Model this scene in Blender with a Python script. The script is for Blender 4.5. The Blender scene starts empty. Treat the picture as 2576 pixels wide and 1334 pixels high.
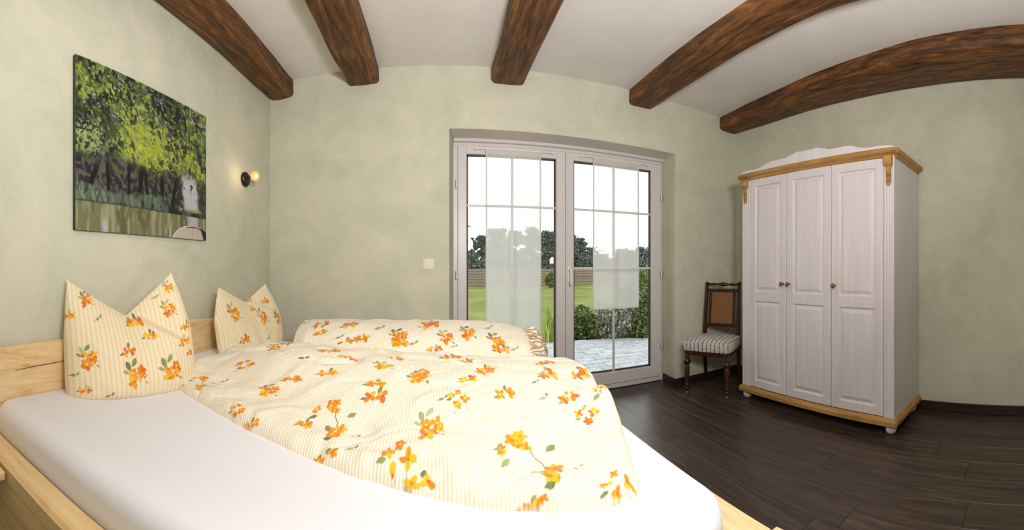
import bpy, bmesh, math, random
import numpy as np
from mathutils import Vector, Matrix

random.seed(7)
R = math.radians
S = bpy.context.scene
COL = S.collection

# ------------------------------------------------------------------ camera, world, lights, exposure
cam = bpy.data.cameras.new('panorama_camera')
cam.type = 'PANO'
cam.panorama_type = 'CENTRAL_CYLINDRICAL'      # the photograph is a stitched cylindrical panorama
FPX, CX, CY, W, H = 959.0, 1104.0, 671.0, 2576.0, 1334.0
cam.central_cylindrical_radius = 1.0
cam.central_cylindrical_range_u_min = -CX / FPX
cam.central_cylindrical_range_u_max = (W - CX) / FPX
cam.central_cylindrical_range_v_min = -(H - CY) / FPX
cam.central_cylindrical_range_v_max = CY / FPX
cam.clip_start = 0.02
camo = bpy.data.objects.new('camera', cam)
camo.location = (0, 0, 1.12)
camo.rotation_euler = (R(90), 0, 0)
COL.objects.link(camo)
S.camera = camo

world = bpy.data.worlds.new('overcast_sky')
S.world = world
world.use_nodes = True
wb = world.node_tree.nodes['Background']
wb.inputs[0].default_value = (0.95, 0.975, 1.0, 1)
wb.inputs[1].default_value = 3.0

def light(name, kind, loc, energy, color, size, target=None, size_y=None):
    l = bpy.data.lights.new(name, kind)
    l.energy = energy
    l.color = color
    if kind == 'AREA':
        l.shape = 'RECTANGLE'
        l.size = size
        l.size_y = size_y or size
    else:
        l.shadow_soft_size = size
    o = bpy.data.objects.new(name, l)
    o.location = loc
    if target:
        o.rotation_euler = (Vector(target) - Vector(loc)).to_track_quat('-Z', 'Y').to_euler()
    COL.objects.link(o)
    return o

# unseen flash near the camera: one light bounced off the ceiling, one bare
light('bounced_flash', 'AREA', (0.5, -0.1, 1.70), 46, (1.0, 0.975, 0.965), 0.25, target=(0.4, 1.0, 2.65))
light('flash', 'POINT', (0.42, 0.30, 1.48), 35, (1.0, 0.98, 0.965), 0.12)

S.view_settings.view_transform = 'Standard'
S.view_settings.look = 'None'
S.view_settings.gamma = 1
S.view_settings.use_curve_mapping = False
S.view_settings.exposure = 0.12
S.cycles.max_bounces = 8
S.cycles.diffuse_bounces = 4
S.cycles.glossy_bounces = 3
S.cycles.transmission_bounces = 4
S.cycles.transparent_max_bounces = 12
S.cycles.sample_clamp_indirect = 6
S.cycles.caustics_reflective = False
S.cycles.caustics_refractive = False

# ------------------------------------------------------------------ materials
def lin(c):
    return tuple(((x / 255) / 12.92 if x / 255 <= 0.04045 else ((x / 255 + 0.055) / 1.055) ** 2.4) for x in c)

def new_mat(name, rough=0.6, spec=0.5):
    m = bpy.data.materials.new(name)
    m.use_nodes = True
    nt = m.node_tree
    b = nt.nodes['Principled BSDF']
    b.inputs['Roughness'].default_value = rough
    b.inputs['Specular IOR Level'].default_value = spec
    return m, nt, b

def plain(name, c, rough=0.6, spec=0.5, metal=0, var=0.0, scale=6.0):
    m, nt, b = new_mat(name, rough, spec)
    b.inputs['Metallic'].default_value = metal
    l = lin(c)
    if var:
        N, L = nt.nodes, nt.links
        tc = N.new('ShaderNodeTexCoord'); n = N.new('ShaderNodeTexNoise'); r = N.new('ShaderNodeValToRGB')
        n.inputs['Scale'].default_value = scale; n.inputs['Detail'].default_value = 5
        L.new(tc.outputs['Object'], n.inputs['Vector'])
        L.new(n.outputs['Fac'], r.inputs[0])
        r.color_ramp.elements[0].position = 0.3; r.color_ramp.elements[1].position = 0.7
        r.color_ramp.elements[0].color = tuple(x * (1 - var) for x in l) + (1,)
        r.color_ramp.elements[1].color = tuple(min(1, x * (1 + var)) for x in l) + (1,)
        L.new(r.outputs[0], b.inputs['Base Color'])
    else:
        b.inputs['Base Color'].default_value = l + (1,)
    return m

def ramp_node(nt, stops):
    r = nt.nodes.new('ShaderNodeValToRGB')
    e = r.color_ramp.elements
    while len(e) < len(stops):
        e.new(0.5)
    for i, (p, c) in enumerate(stops):
        e[i].position = p
        e[i].color = lin(c) + (1,)
    return r

def wood(name, stops, stretch=(1, 12, 12), scale=1.5, rough=0.55, bump=0.2, spec=0.4, per_object=0.0, distort=1.5, detail=7, fine=60.0, coord='Object'):
    """grain streaks run along the axis with the small stretch factor"""
    m, nt, b = new_mat(name, rough, spec)
    N, L = nt.nodes, nt.links
    tc = N.new('ShaderNodeTexCoord'); mp = N.new('ShaderNodeMapping')
    mp.inputs['Scale'].default_value = stretch
    L.new(tc.outputs[coord], mp.inputs['Vector'])
    vec = mp.outputs[0]
    if per_object:
        oi = N.new('ShaderNodeObjectInfo'); cb = N.new('ShaderNodeCombineXYZ'); ad = N.new('ShaderNodeVectorMath')
        mu = N.new('ShaderNodeMath'); mu.operation = 'MULTIPLY'; mu.inputs[1].default_value = 40
        L.new(oi.outputs['Random'], mu.inputs[0])
        L.new(mu.outputs[0], cb.inputs[0]); L.new(mu.outputs[0], cb.inputs[1]); L.new(mu.outputs[0], cb.inputs[2])
        L.new(vec, ad.inputs[0]); L.new(cb.outputs[0], ad.inputs[1])
        vec = ad.outputs[0]
    n = N.new('ShaderNodeTexNoise')
    n.inputs['Scale'].default_value = scale; n.inputs['Detail'].default_value = detail
    n.inputs['Roughness'].default_value = 0.62; n.inputs['Distortion'].default_value = distort
    L.new(vec, n.inputs['Vector'])
    n2 = N.new('ShaderNodeTexNoise')
    n2.inputs['Scale'].default_value = scale * 5; n2.inputs['Detail'].default_value = 4
    L.new(vec, n2.inputs['Vector'])
    mix = N.new('ShaderNodeMath'); mix.operation = 'MULTIPLY_ADD'
    mix.inputs[1].default_value = 0.35
    L.new(n2.outputs['Fac'], mix.inputs[0])
    sub = N.new('ShaderNodeMath'); sub.operation = 'SUBTRACT'; sub.inputs[1].default_value = 0.175
    L.new(n.outputs['Fac'], sub.inputs[0]); L.new(sub.outputs[0], mix.inputs[2])
    r = ramp_node(nt, stops)
    L.new(mix.outputs[0], r.inputs[0])
    out = r.outputs[0]
    if per_object:
        hs = N.new('ShaderNodeHueSaturation')
        mr = N.new('ShaderNodeMapRange'); mr.inputs[3].default_value = 1 - per_object; mr.inputs[4].default_value = 1 + per_object
        L.new(oi.outputs['Random'], mr.inputs[0]); L.new(mr.outputs[0], hs.inputs['Value'])
        L.new(out, hs.inputs['Color']); out = hs.outputs[0]
    L.new(out, b.inputs['Base Color'])
    bp = N.new('ShaderNodeBump'); bp.inputs['Strength'].default_value = bump; bp.inputs['Distance'].default_value = 0.01
    L.new(mix.outputs[0], bp.inputs['Height']); L.new(bp.outputs[0], b.inputs['Normal'])
    return m

def plaster(name, c0, c1, c2, bump=0.35):
    m, nt, b = new_mat(name, 0.85, 0.15)
    N, L = nt.nodes, nt.links
    tc = N.new('ShaderNodeTexCoord')
    n = N.new('ShaderNodeTexNoise'); n.inputs['Scale'].default_value = 2.6; n.inputs['Detail'].default_value = 8
    n.inputs['Roughness'].default_value = 0.66; n.inputs['Distortion'].default_value = 0.6
    L.new(tc.outputs['Object'], n.inputs['Vector'])
    r = ramp_node(nt, [(0.30, c0), (0.5, c1), (0.72, c2)])
    L.new(n.outputs['Fac'], r.inputs[0]); L.new(r.outputs[0], b.inputs['Base Color'])
    n2 = N.new('ShaderNodeTexNoise'); n2.inputs['Scale'].default_value = 7; n2.inputs['Detail'].default_value = 6
    n2.inputs['Distortion'].default_value = 1.5
    L.new(tc.outputs['Object'], n2.inputs['Vector'])
    bp = N.new('ShaderNodeBump'); bp.inputs['Strength'].default_value = bump; bp.inputs['Distance'].default_value = 0.012
    L.new(n2.outputs['Fac'], bp.inputs['Height']); L.new(bp.outputs[0], b.inputs['Normal'])
    return m

M = {}
M['wall'] = plaster('sage_plaster', (194, 197, 176), (207, 206, 186), (219, 214, 195))
M['ceil'] = plaster('ceiling_plaster', (226, 221, 217), (231, 226, 222), (236, 232, 228), 0.15)
M['beam'] = wood('old_beam_wood', [(0.28, (38, 23, 12)), (0.42, (76, 47, 22)), (0.56, (112, 70, 34)), (0.72, (152, 100, 48))],
                 (13, 1.6, 13), 1.6, 0.55, 0.6, distort=1.2)
M['floor'] = wood('dark_floor_wood', [(0.3, (43, 34, 30)), (0.5, (64, 51, 44)), (0.72, (98, 78, 62))],
                  (24, 1.2, 24), 1.3, 0.36, 0.05, 0.5, per_object=0.12, distort=1.0)
M['base'] = wood('dark_skirting_wood', [(0.3, (34, 25, 22)), (0.7, (62, 45, 38))], (1.5, 1.5, 14), 2, 0.4, 0.1)
M['subfloor'] = plain('subfloor', (24, 18, 15), 0.9)
M['pine'] = wood('pine', [(0.28, (212, 168, 104)), (0.45, (232, 198, 142)), (0.62, (236, 208, 158)), (0.8, (243, 222, 180))],
                 (1.2, 8, 12), 1.6, 0.5, 0.15, distort=1.8)
M['pine_y'] = wood('pine_headboard', [(0.28, (212, 166, 104)), (0.42, (232, 198, 144)), (0.62, (241, 214, 166)), (0.8, (246, 226, 186))],
                 (12, 1.6, 9), 1.6, 0.5, 0.2, distort=1.8)
M['pine_trim'] = wood('honey_pine_trim', [(0.3, (148, 106, 54)), (0.5, (176, 132, 74)), (0.7, (196, 154, 94))],
                 (9, 1.0, 9), 2.0, 0.42, 0.1)
M['white_wood'] = wood('whitewashed_wood', [(0.2, (211, 203, 205)), (0.5, (220, 213, 215)), (0.8, (230, 224, 226))],
                 (20, 20, 0.8), 1.8, 0.5, 0.08, distort=0.8)
M['knob'] = plain('brown_knob', (122, 84, 44), 0.35, 0.5)
M['chair_wood'] = wood('dark_chair_wood', [(0.3, (30, 17, 11)), (0.55, (62, 34, 20)), (0.8, (96, 54, 30))], (8, 8, 1.2), 3, 0.32, 0.1)
M['pvc'] = plain('white_door_plastic', (217, 211, 209), 0.35, 0.4)
M['gasket'] = plain('dark_gasket', (60, 62, 64), 0.6)
M['metal'] = plain('dark_bronze', (52, 40, 32), 0.4, 0.5, 0.6)
M['switch'] = plain('switch_plastic', (228, 222, 208), 0.35)
M['castor'] = plain('worn_brass', (128, 100, 62), 0.4, 0.5, 0.4)
M['edge'] = plain('canvas_edge', (60, 62, 50), 0.7)
M['wire'] = plain('white_lacquer', (232, 230, 226), 0.4)

def sheet_material():
    m, nt, b = new_mat('white_sheet', 0.8, 0.2)
    b.inputs['Base Color'].default_value = lin((240, 240, 246)) + (1,)
    b.inputs['Sheen Weight'].default_value = 0.2
    N, L = nt.nodes, nt.links
    tc = N.new('ShaderNodeTexCoord'); mp = N.new('ShaderNodeMapping'); mp.inputs['Scale'].default_value = (0.8, 4, 2)
    n = N.new('ShaderNodeTexNoise'); n.inputs['Scale'].default_value = 1.8; n.inputs['Detail'].default_value = 3
    bp = N.new('ShaderNodeBump'); bp.inputs['Strength'].default_value = 0.25; bp.inputs['Distance'].default_value = 0.02
    L.new(tc.outputs['Object'], mp.inputs[0]); L.new(mp.outputs[0], n.inputs['Vector'])
    L.new(n.outputs['Fac'], bp.inputs['Height']); L.new(bp.outputs[0], b.inputs['Normal'])
    return m
M['sheet'] = sheet_material()

def print_material(name, ground, stripe, period, amount=1.0, relief=0.35):
    """cotton with a fine woven stripe; the flowers are a colour attribute (rgb + coverage)"""
    m, nt, b = new_mat(name, 0.85, 0.15)
    b.inputs['Sheen Weight'].default_value = 0.15
    N, L = nt.nodes, nt.links
    uv = N.new('ShaderNodeUVMap'); uv.uv_map = 'cloth'
    sp = N.new('ShaderNodeSeparateXYZ'); L.new(uv.outputs[0], sp.inputs[0])
    mu = N.new('ShaderNodeMath'); mu.operation = 'MULTIPLY'; mu.inputs[1].default_value = 2 * math.pi / period
    sn = N.new('ShaderNodeMath'); sn.operation = 'SINE'
    L.new(sp.outputs[0], mu.inputs[0]); L.new(mu.outputs[0], sn.inputs[0])
    mr = N.new('ShaderNodeMapRange'); mr.inputs[1].default_value = -0.2; mr.inputs[2].default_value = 0.9
    mr.inputs[3].default_value = 0; mr.inputs[4].default_value = amount
    L.new(sn.outputs[0], mr.inputs[0])
    mx = N.new('ShaderNodeMix'); mx.data_type = 'RGBA'
    mx.inputs[6].default_value = lin(ground) + (1,); mx.inputs[7].default_value = lin(stripe) + (1,)
    L.new(mr.outputs[0], mx.inputs[0])
    at = N.new('ShaderNodeAttribute'); at.attribute_name = 'print'
    mx2 = N.new('ShaderNodeMix'); mx2.data_type = 'RGBA'
    L.new(at.outputs['Alpha'], mx2.inputs[0]); L.new(mx.outputs[2], mx2.inputs[6]); L.new(at.outputs['Color'], mx2.inputs[7])
    L.new(mx2.outputs[2], b.inputs['Base Color'])
    bp = N.new('ShaderNodeBump'); bp.inputs['Strength'].default_value = relief; bp.inputs['Distance'].default_value = 0.001
    L.new(sn.outputs[0], bp.inputs['Height']); L.new(bp.outputs[0], b.inputs['Normal'])
    return m
M['print'] = print_material('floral_cotton', (247, 240, 225), (240, 226, 192), 0.0092)
M['print_pillow'] = print_material('floral_pillow_cotton', (243, 228, 196), (235, 214, 172), 0.019)

def attr_material(name, rough=0.6):
    m, nt, b = new_mat(name, rough, 0.2)
    at = nt.nodes.new('ShaderNodeAttribute'); at.attribute_name = 'print'
    nt.links.new(at.outputs['Color'], b.inputs['Base Color'])
    return m
M['picture'] = attr_material('printed_canvas')

def glass_material():
    m = bpy.data.materials.new('window_glass'); m.use_nodes = True
    nt = m.node_tree; N, L = nt.nodes, nt.links
    N.clear()
    out = N.new('ShaderNodeOutputMaterial'); tr = N.new('ShaderNodeBsdfTransparent'); gl = N.new('ShaderNodeBsdfGlossy')
    tr.inputs[0].default_value = (0.95, 0.965, 0.95, 1); gl.inputs['Roughness'].default_value = 0.0
    fr = N.new('ShaderNodeFresnel'); fr.inputs[0].default_value = 1.45
    mx = N.new('ShaderNodeMixShader')
    L.new(fr.outputs[0], mx.inputs[0]); L.new(tr.outputs[0], mx.inputs[1]); L.new(gl.outputs[0], mx.inputs[2])
    L.new(mx.outputs[0], out.inputs[0])
    return m
M['glass'] = glass_material()

def sheer_material(name, opacity, col):
    m = bpy.data.materials.new(name); m.use_nodes = True
    nt = m.node_tree; N, L = nt.nodes, nt.links
    N.clear()
    out = N.new('ShaderNodeOutputMaterial'); tr = N.new('ShaderNodeBsdfTransparent')
    df = N.new('ShaderNodeBsdfDiffuse'); tl = N.new('ShaderNodeBsdfTranslucent')
    df.inputs[0].default_value = col + (1,); tl.inputs[0].default_value = col + (1,)
    m1 = N.new('ShaderNodeMixShader'); m1.inputs[0].default_value = 0.5
    L.new(df.outputs[0], m1.inputs[1]); L.new(tl.outputs[0], m1.inputs[2])
    mx = N.new('ShaderNodeMixShader')
    tc = N.new('ShaderNodeTexCoord'); mp = N.new('ShaderNodeMapping'); mp.inputs['Scale'].default_value = (40, 1, 3)
    n = N.new('ShaderNodeTexNoise'); n.inputs['Scale'].default_value = 3
    L.new(tc.outputs['Object'], mp.inputs[0]); L.new(mp.outputs[0], n.inputs['Vector'])
    mr = N.new('ShaderNodeMapRange'); mr.inputs[3].default_value = opacity - 0.08; mr.inputs[4].default_value = opacity + 0.08
    L.new(n.outputs['Fac'], mr.inputs[0]); L.new(mr.outputs[0], mx.inputs[0])
    L.new(tr.outputs[0], mx.inputs[1]); L.new(m1.outputs[0], mx.inputs[2])
    L.new(mx.outputs[0], out.inputs[0])
    return m
M['sheer'] = sheer_material('sheer_voile', 0.77, (0.98, 0.985, 0.955))
M['hem'] = sheer_material('voile_hem', 0.85, (0.88, 0.89, 0.86))

def emit(name, c, s):
    m = bpy.data.materials.new(name); m.use_nodes = True
    nt = m.node_tree; nt.nodes.clear()
    o = nt.nodes.new('ShaderNodeOutputMaterial'); e = nt.nodes.new('ShaderNodeEmission')
    e.inputs[0].default_value = lin(c) + (1,); e.inputs[1].default_value = s
    nt.links.new(e.outputs[0], o.inputs[0])
    return m
M['bulb'] = emit('lit_amber_bulb', (255, 212, 120), 0.95)
M['filament'] = emit('glowing_filament', (255, 246, 196), 3.5)

def leafy(name, dark, mid, bright, rough=0.7):
    m, nt, b = new_mat(name, rough, 0.2)
    N, L = nt.nodes, nt.links
    g = N.new('ShaderNodeNewGeometry')
    r = ramp_node(nt, [(0.0, dark), (0.55, mid), (1.0, bright)])
    L.new(g.outputs['Random Per Island'], r.inputs[0]); L.new(r.outputs[0], b.inputs['Base Color'])
    return m
M['tree'] = leafy('far_tree_leaves', (70, 78, 72), (88, 97, 87), (108, 116, 101))
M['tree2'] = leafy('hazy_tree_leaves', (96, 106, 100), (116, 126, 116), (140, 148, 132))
M['bush'] = leafy('bush_leaves', (58, 70, 40), (90, 104, 54), (130, 140, 76))
M['bush_grey'] = leafy('silver_bush_leaves', (92, 96, 78), (130, 132, 112), (170, 170, 152))
M['reed'] = leafy('yellow_green_blades', (110, 130, 50), (160, 172, 80), (196, 200, 110))
M['bark'] = plain('bark', (74, 64, 56), 0.9, var=0.25, scale=8)
M['fence'] = wood('weathered_fence', [(0.3, (92, 78, 68)), (0.7, (138, 120, 104))], (1, 6, 8), 3, 0.8, 0.1)
M['paver'] = wood('grey_paver', [(0.3, (124, 128, 132)), (0.7, (164, 167, 170))], (3, 3, 3), 4, 0.8, 0.2, per_object=0.12)
M['joint'] = plain('paving_sand', (142, 142, 138), 0.95)

def lawn_material():
    m, nt, b = new_mat('lawn_grass', 0.9, 0.1)
    N, L = nt.nodes, nt.links
    tc = N.new('ShaderNodeTexCoord')
    n = N.new('ShaderNodeTexNoise'); n.inputs['Scale'].default_value = 0.6; n.inputs['Detail'].default_value = 8
    L.new(tc.outputs['Object'], n.inputs['Vector'])
    r = ramp_node(nt, [(0.3, (76, 82, 36)), (0.5, (94, 100, 44)), (0.7, (114, 116, 62))])
    L.new(n.outputs['Fac'], r.inputs[0]); L.new(r.outputs[0], b.inputs['Base Color'])
    return m
M['lawn'] = lawn_material()

def stripe_seat():
    m, nt, b = new_mat('striped_seat_fabric', 0.85, 0.15)
    N, L = nt.nodes, nt.links
    tc = N.new('ShaderNodeTexCoord'); sp = N.new('ShaderNodeSeparateXYZ')
    L.new(tc.outputs['Object'], sp.inputs[0])
    mu = N.new('ShaderNodeMath'); mu.operation = 'MULTIPLY'; mu.inputs[1].default_value = 2 * math.pi / 0.038
    sn = N.new('ShaderNodeMath'); sn.operation = 'SINE'
    L.new(sp.outputs[0], mu.inputs[0]); L.new(mu.outputs[0], sn.inputs[0])
    ns = N.new('ShaderNodeTexNoise'); ns.inputs['Scale'].default_value = 70; ns.inputs['Detail'].default_value = 2
    L.new(tc.outputs['Object'], ns.inputs['Vector'])
    ad = N.new('ShaderNodeMath'); ad.operation = 'MULTIPLY_ADD'; ad.inputs[1].default_value = 1.2
    L.new(ns.outputs['Fac'], ad.inputs[0]); L.new(sn.outputs[0], ad.inputs[2])
    r = ramp_node(nt, [(0.0, (210, 202, 196)), (0.84, (196, 188, 184)), (0.93, (88, 76, 84))])
    mr = N.new('ShaderNodeMapRange'); mr.inputs[1].default_value = -0.6; mr.inputs[2].default_value = 1.75
    L.new(ad.outputs[0], mr.inputs[0]); L.new(mr.outputs[0], r.inputs[0]); L.new(r.outputs[0], b.inputs['Base Color'])
    return m
M['seat'] = stripe_seat()

def cane():
    m, nt, b = new_mat('woven_cane', 0.6, 0.3)
    N, L = nt.nodes, nt.links
    tc = N.new('ShaderNodeTexCoord')
    ck = N.new('ShaderNodeTexChecker'); ck.inputs['Scale'].default_value = 110
    ck.inputs[1].default_value = lin((138, 94, 56)) + (1,); ck.inputs[2].default_value = lin((124, 84, 50)) + (1,)
    L.new(tc.outputs['Object'], ck.inputs[0]); L.new(ck.outputs[0], b.inputs['Base Color'])
    return m
M['cane'] = cane()

# ------------------------------------------------------------------ geometry helpers
def empty(name, loc=(0, 0, 0), rz=0.0, label=None, cat=None, group=None, kind=None):
    o = bpy.data.objects.new(name, None)
    o.empty_display_size = 0.1
    o.location = loc
    o.rotation_euler = (0, 0, rz)
    COL.objects.link(o)
    tag(o, label, cat, group, kind)
    return o

def tag(o, label=None, cat=None, group=None, kind=None):
    if label: o['label'] = label
    if cat: o['category'] = cat
    if group: o['group'] = group
    if kind: o['kind'] = kind
    return o

def wpos(p):
    v = Vector((0, 0, 0))
    while p:
        v += p.location
        p = p.parent
    return v

def mesh_obj(name, me, mat, parent=None, loc=None, kind=None):
    o = bpy.data.objects.new(name, me)
    if mat: me.materials.append(mat)
    COL.objects.link(o)
    if parent: o.parent = parent
    if loc is not None: o.location = loc
    if kind: o['kind'] = kind
    return o

class MB:
    """collects simple solids in one mesh"""
    def __init__(s):
        s.bm = bmesh.new()
    def box(s, x0, x1, y0, y1, z0, z1, bev=0.0, seg=1):
        b = bmesh.new()
        bmesh.ops.create_cube(b, size=1)
        for v in b.verts:
            v.co = Vector(((x0 + x1) / 2 + v.co.x * (x1 - x0), (y0 + y1) / 2 + v.co.y * (y1 - y0), (z0 + z1) / 2 + v.co.z * (z1 - z0)))
        if bev:
            bmesh.ops.bevel(b, geom=list(b.edges), offset=bev, segments=seg, affect='EDGES', profile=0.6)
        s.merge(b)
        return s
    def merge(s, b):
        me = bpy.data.meshes.new('t')
        b.to_mesh(me); b.free()
        s.bm.from_mesh(me)
        bpy.data.meshes.remove(me)
    def lathe(s, prof, c=(0, 0, 0), n=20, axis='z'):
        b = bmesh.new()
        rings = []
        for r, z in prof:
            ring = []
            for k in range(n):
                a = 2 * math.pi * k / n
                p = (r * math.cos(a), r * math.sin(a), z)
                if axis == 'x': p = (z, p[0], p[1])
                elif axis == 'y': p = (p[0], z, p[1])
                ring.append(b.verts.new((p[0] + c[0], p[1] + c[1], p[2] + c[2])))
            rings.append(ring)
        for i in range(len(rings) - 1):
            for k in range(n):
                b.faces.new((rings[i][k], rings[i][(k + 1) % n], rings[i + 1][(k + 1) % n], rings[i + 1][k]))
        b.faces.new(rings[0][::-1]); b.faces.new(rings[-1])
        bmesh.ops.recalc_face_normals(b, faces=b.faces)
        s.merge(b)
        return s
    def tube(s, pts, rad, n=10):
        b = bmesh.new()
        rings = []
        pts = [Vector(p) for p in pts]
        for i, p in enumerate(pts):
            d = (pts[min(i + 1, len(pts) - 1)] - pts[max(i - 1, 0)]).normalized()
            up = Vector((0, 0, 1)) if abs(d.z) < 0.9 else Vector((1, 0, 0))
            a = d.cross(up).normalized(); c = d.cross(a).normalized()
            r = rad[i] if isinstance(rad, (list, tuple)) else rad
            rings.append([b.verts.new(p + a * r * math.cos(2 * math.pi * k / n) + c * r * math.sin(2 * math.pi * k / n)) for k in range(n)])
        for i in range(len(rings) - 1):
            for k in range(n):
                b.faces.new((rings[i][k], rings[i][(k + 1) % n], rings[i + 1][(k + 1) % n], rings[i + 1][k]))
        b.faces.new(rings[0][::-1]); b.faces.new(rings[-1])
        bmesh.ops.recalc_face_normals(b, faces=b.faces)
        s.merge(b)
        return s
    def prism(s, poly, lo, hi, axis='z', bev=0.0):
        """poly: 2-D outline; extruded between lo and hi along axis (x: poly is (y,z); y: (x,z); z: (x,y))"""
        b = bmesh.new()
        def P(u, v, w):
            return {'z': (u, v, w), 'y': (u, w, v), 'x': (w, u, v)}[axis]
        lo_v = [b.verts.new(P(u, v, lo)) for u, v in poly]
        hi_v = [b.verts.new(P(u, v, hi)) for u, v in poly]
        n = len(poly)
        b.faces.new(lo_v); b.faces.new(hi_v)
        for k in range(n):
            b.faces.new((lo_v[k], lo_v[(k + 1) % n], hi_v[(k + 1) % n], hi_v[k]))
        bmesh.ops.recalc_face_normals(b, faces=b.faces)
        if bev:
            bmesh.ops.bevel(b, geom=list(b.edges), offset=bev, segments=1, affect='EDGES')
        s.merge(b)
        return s
    def build(s, name, mat, parent=None, world=True, smooth=False, kind=None, angle=35):
        off = wpos(parent) if (parent and world) else Vector((0, 0, 0))
        me = bpy.data.meshes.new(name)
        bm = s.bm
        if off.length: bmesh.ops.translate(bm, verts=bm.verts, vec=-off)
        if smooth:
            for f in bm.faces: f.smooth = True
            for e in bm.edges:
                if len(e.link_faces) == 2 and e.calc_face_angle(0) > R(angle): e.smooth = False
        bm.to_mesh(me); bm.free()
        return mesh_obj(name, me, mat, parent, None, kind)

def BX(*a, **k):
    return MB().box(*a, **k)

# ---- numpy noise
def _hash(ix, iy, seed):
    n = (ix.astype(np.int64) * 374761393 + iy.astype(np.int64) * 668265263 + seed * 1442695041) & 0x7fffffff
    n = ((n ^ (n >> 13)) * 1274126177) & 0x7fffffff
    return ((n ^ (n >> 16)) & 0xffff) / 65535.0

def vnoise(x, y, seed=0):
    ix, iy = np.floor(x), np.floor(y)
    fx, fy = x - ix, y - iy
    fx = fx * fx * (3 - 2 * fx); fy = fy * fy * (3 - 2 * fy)
    a, b = _hash(ix, iy, seed), _hash(ix + 1, iy, seed)
    c, d = _hash(ix, iy + 1, seed), _hash(ix + 1, iy + 1, seed)
    return (a * (1 - fx) + b * fx) * (1 - fy) + (c * (1 - fx) + d * fx) * fy

def fbm(x, y, seed=0, oct=4, gain=0.5):
    t, a, s = 0, 1.0, 0
    for k in range(oct):
        t = t + a * vnoise(x * 2 ** k, y * 2 ** k, seed + k * 17); s += a; a *= gain
    return t / s

def smooth01(x):
    x = np.clip(x, 0, 1)
    return x * x * (3 - 2 * x)

def grid_mesh(name, P, mat, parent=None, uv=None, color=None, flip=False, closed=False):
    """P: (nu, nv, 3) array of points -> smooth quad mesh"""
    nu, nv = P.shape[:2]
    off = np.array(wpos(parent)) if parent else np.zeros(3)
    co = (P - off).reshape(-1, 3).astype(np.float32)
    i, j = np.meshgrid(np.arange(nu - 1), np.arange(nv - 1), indexing='ij')
    a = (i * nv + j).ravel()
    q = np.stack([a, a + nv, a + nv + 1, a + 1], 1)
    if flip: q = q[:, ::-1]
    me = bpy.data.meshes.new(name)
    me.vertices.add(len(co)); me.vertices.foreach_set('co', co.ravel())
    me.loops.add(q.size); me.loops.foreach_set('vertex_index', q.ravel().astype(np.int32))
    me.polygons.add(len(q))
    me.polygons.foreach_set('loop_start', np.arange(0, q.size, 4, dtype=np.int32))
    me.update(calc_edges=True)
    me.polygons.foreach_set('use_smooth', np.ones(len(q), dtype=bool))
    if uv is not None:
        l = me.uv_layers.new(name='cloth')
        l.data.foreach_set('uv', uv.reshape(-1, 2)[q.ravel()].astype(np.float32).ravel())
    if color is not None:
        c = me.color_attributes.new('print', 'FLOAT_COLOR', 'POINT')
        c.data.foreach_set('color', color.reshape(-1, 4).astype(np.float32).ravel())
    me.update()
    return mesh_obj(name, me, mat, parent)

# ------------------------------------------------------------------ room shell
XL, XR, YB, YF, ZC = -1.376, 2.87, 2.90, -1.35, 2.651
OPL, OPR, OPT, YD = 0.079, 2.07, 2.178, 3.15     # door opening in the back wall, plane of the door
def st(o):
    o['kind'] = 'structure'
    return o

st(BX(XL - 0.25, XL, YF - 0.2, YB + 0.35, -0.1, ZC + 0.2).build('wall_left', M['wall']))
st(BX(XR, XR + 0.25, YF - 0.2, YB + 0.35, -0.1, ZC + 0.2).build('wall_right', M['wall']))
st(BX(XL, XR, YF - 0.2, YF, -0.1, ZC + 0.2).build('wall_front', M['wall']))
wb_ = MB()
wb_.prism([(XL, YB), (OPL, YB), (0.118, YD), (0.118, YB + 0.35), (XL, YB + 0.35)], -0.1, ZC + 0.2)
wb_.prism([(XR, YB), (OPR, YB), (2.092, YD), (2.092, YB + 0.35), (XR, YB + 0.35)], -0.1, ZC + 0.2)
wb_.prism([(OPL, YB), (OPR, YB), (2.092, YD), (2.092, YB + 0.35), (0.118, YB + 0.35), (0.118, YD)], OPT, ZC + 0.2)
st(wb_.build('wall_back', M['wall']))
st(BX(XL, XR, YF, YB, ZC, ZC + 0.2).build('ceiling', M['ceil']))

floor = st(BX(XL - 0.1, XR + 0.1, YF - 0.1, YD + 0.2, -0.1, -0.012).build('floor', M['subfloor']))
PWD, PLN = 0.186, 1.22
def plank_mesh(w, l):
    b = MB().box(0, w - 0.0012, 0, l - 0.0012, -0.0125, 0, 0.0012)
    me = bpy.data.meshes.new('plank'); b.bm.to_mesh(me); b.bm.free(); me.materials.append(M['floor'])
    return me
pm_cache = {}
x = XL
ci = 0
while x < XR - 0.01:
    w = min(PWD, XR - x)
    y = YF - random.random() * PLN
    ymax = YD - 0.03
    while y < ymax:
        y0, y1 = max(y, YF), min(y + PLN, ymax)
        # planks reach under the door only in the doorway
        if x + w < OPL or x > OPR: y1 = min(y1, YB)
        if y1 - y0 > 0.02:
            key = (round(w, 3), round(y1 - y0, 3))
            if key not in pm_cache: pm_cache[key] = plank_mesh(w, y1 - y0)
            o = bpy.data.objects.new('plank', pm_cache[key]); COL.objects.link(o)
            o.parent = floor; o.location = (x, y0, 0)
        y += PLN
    x += PWD; ci += 1

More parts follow.
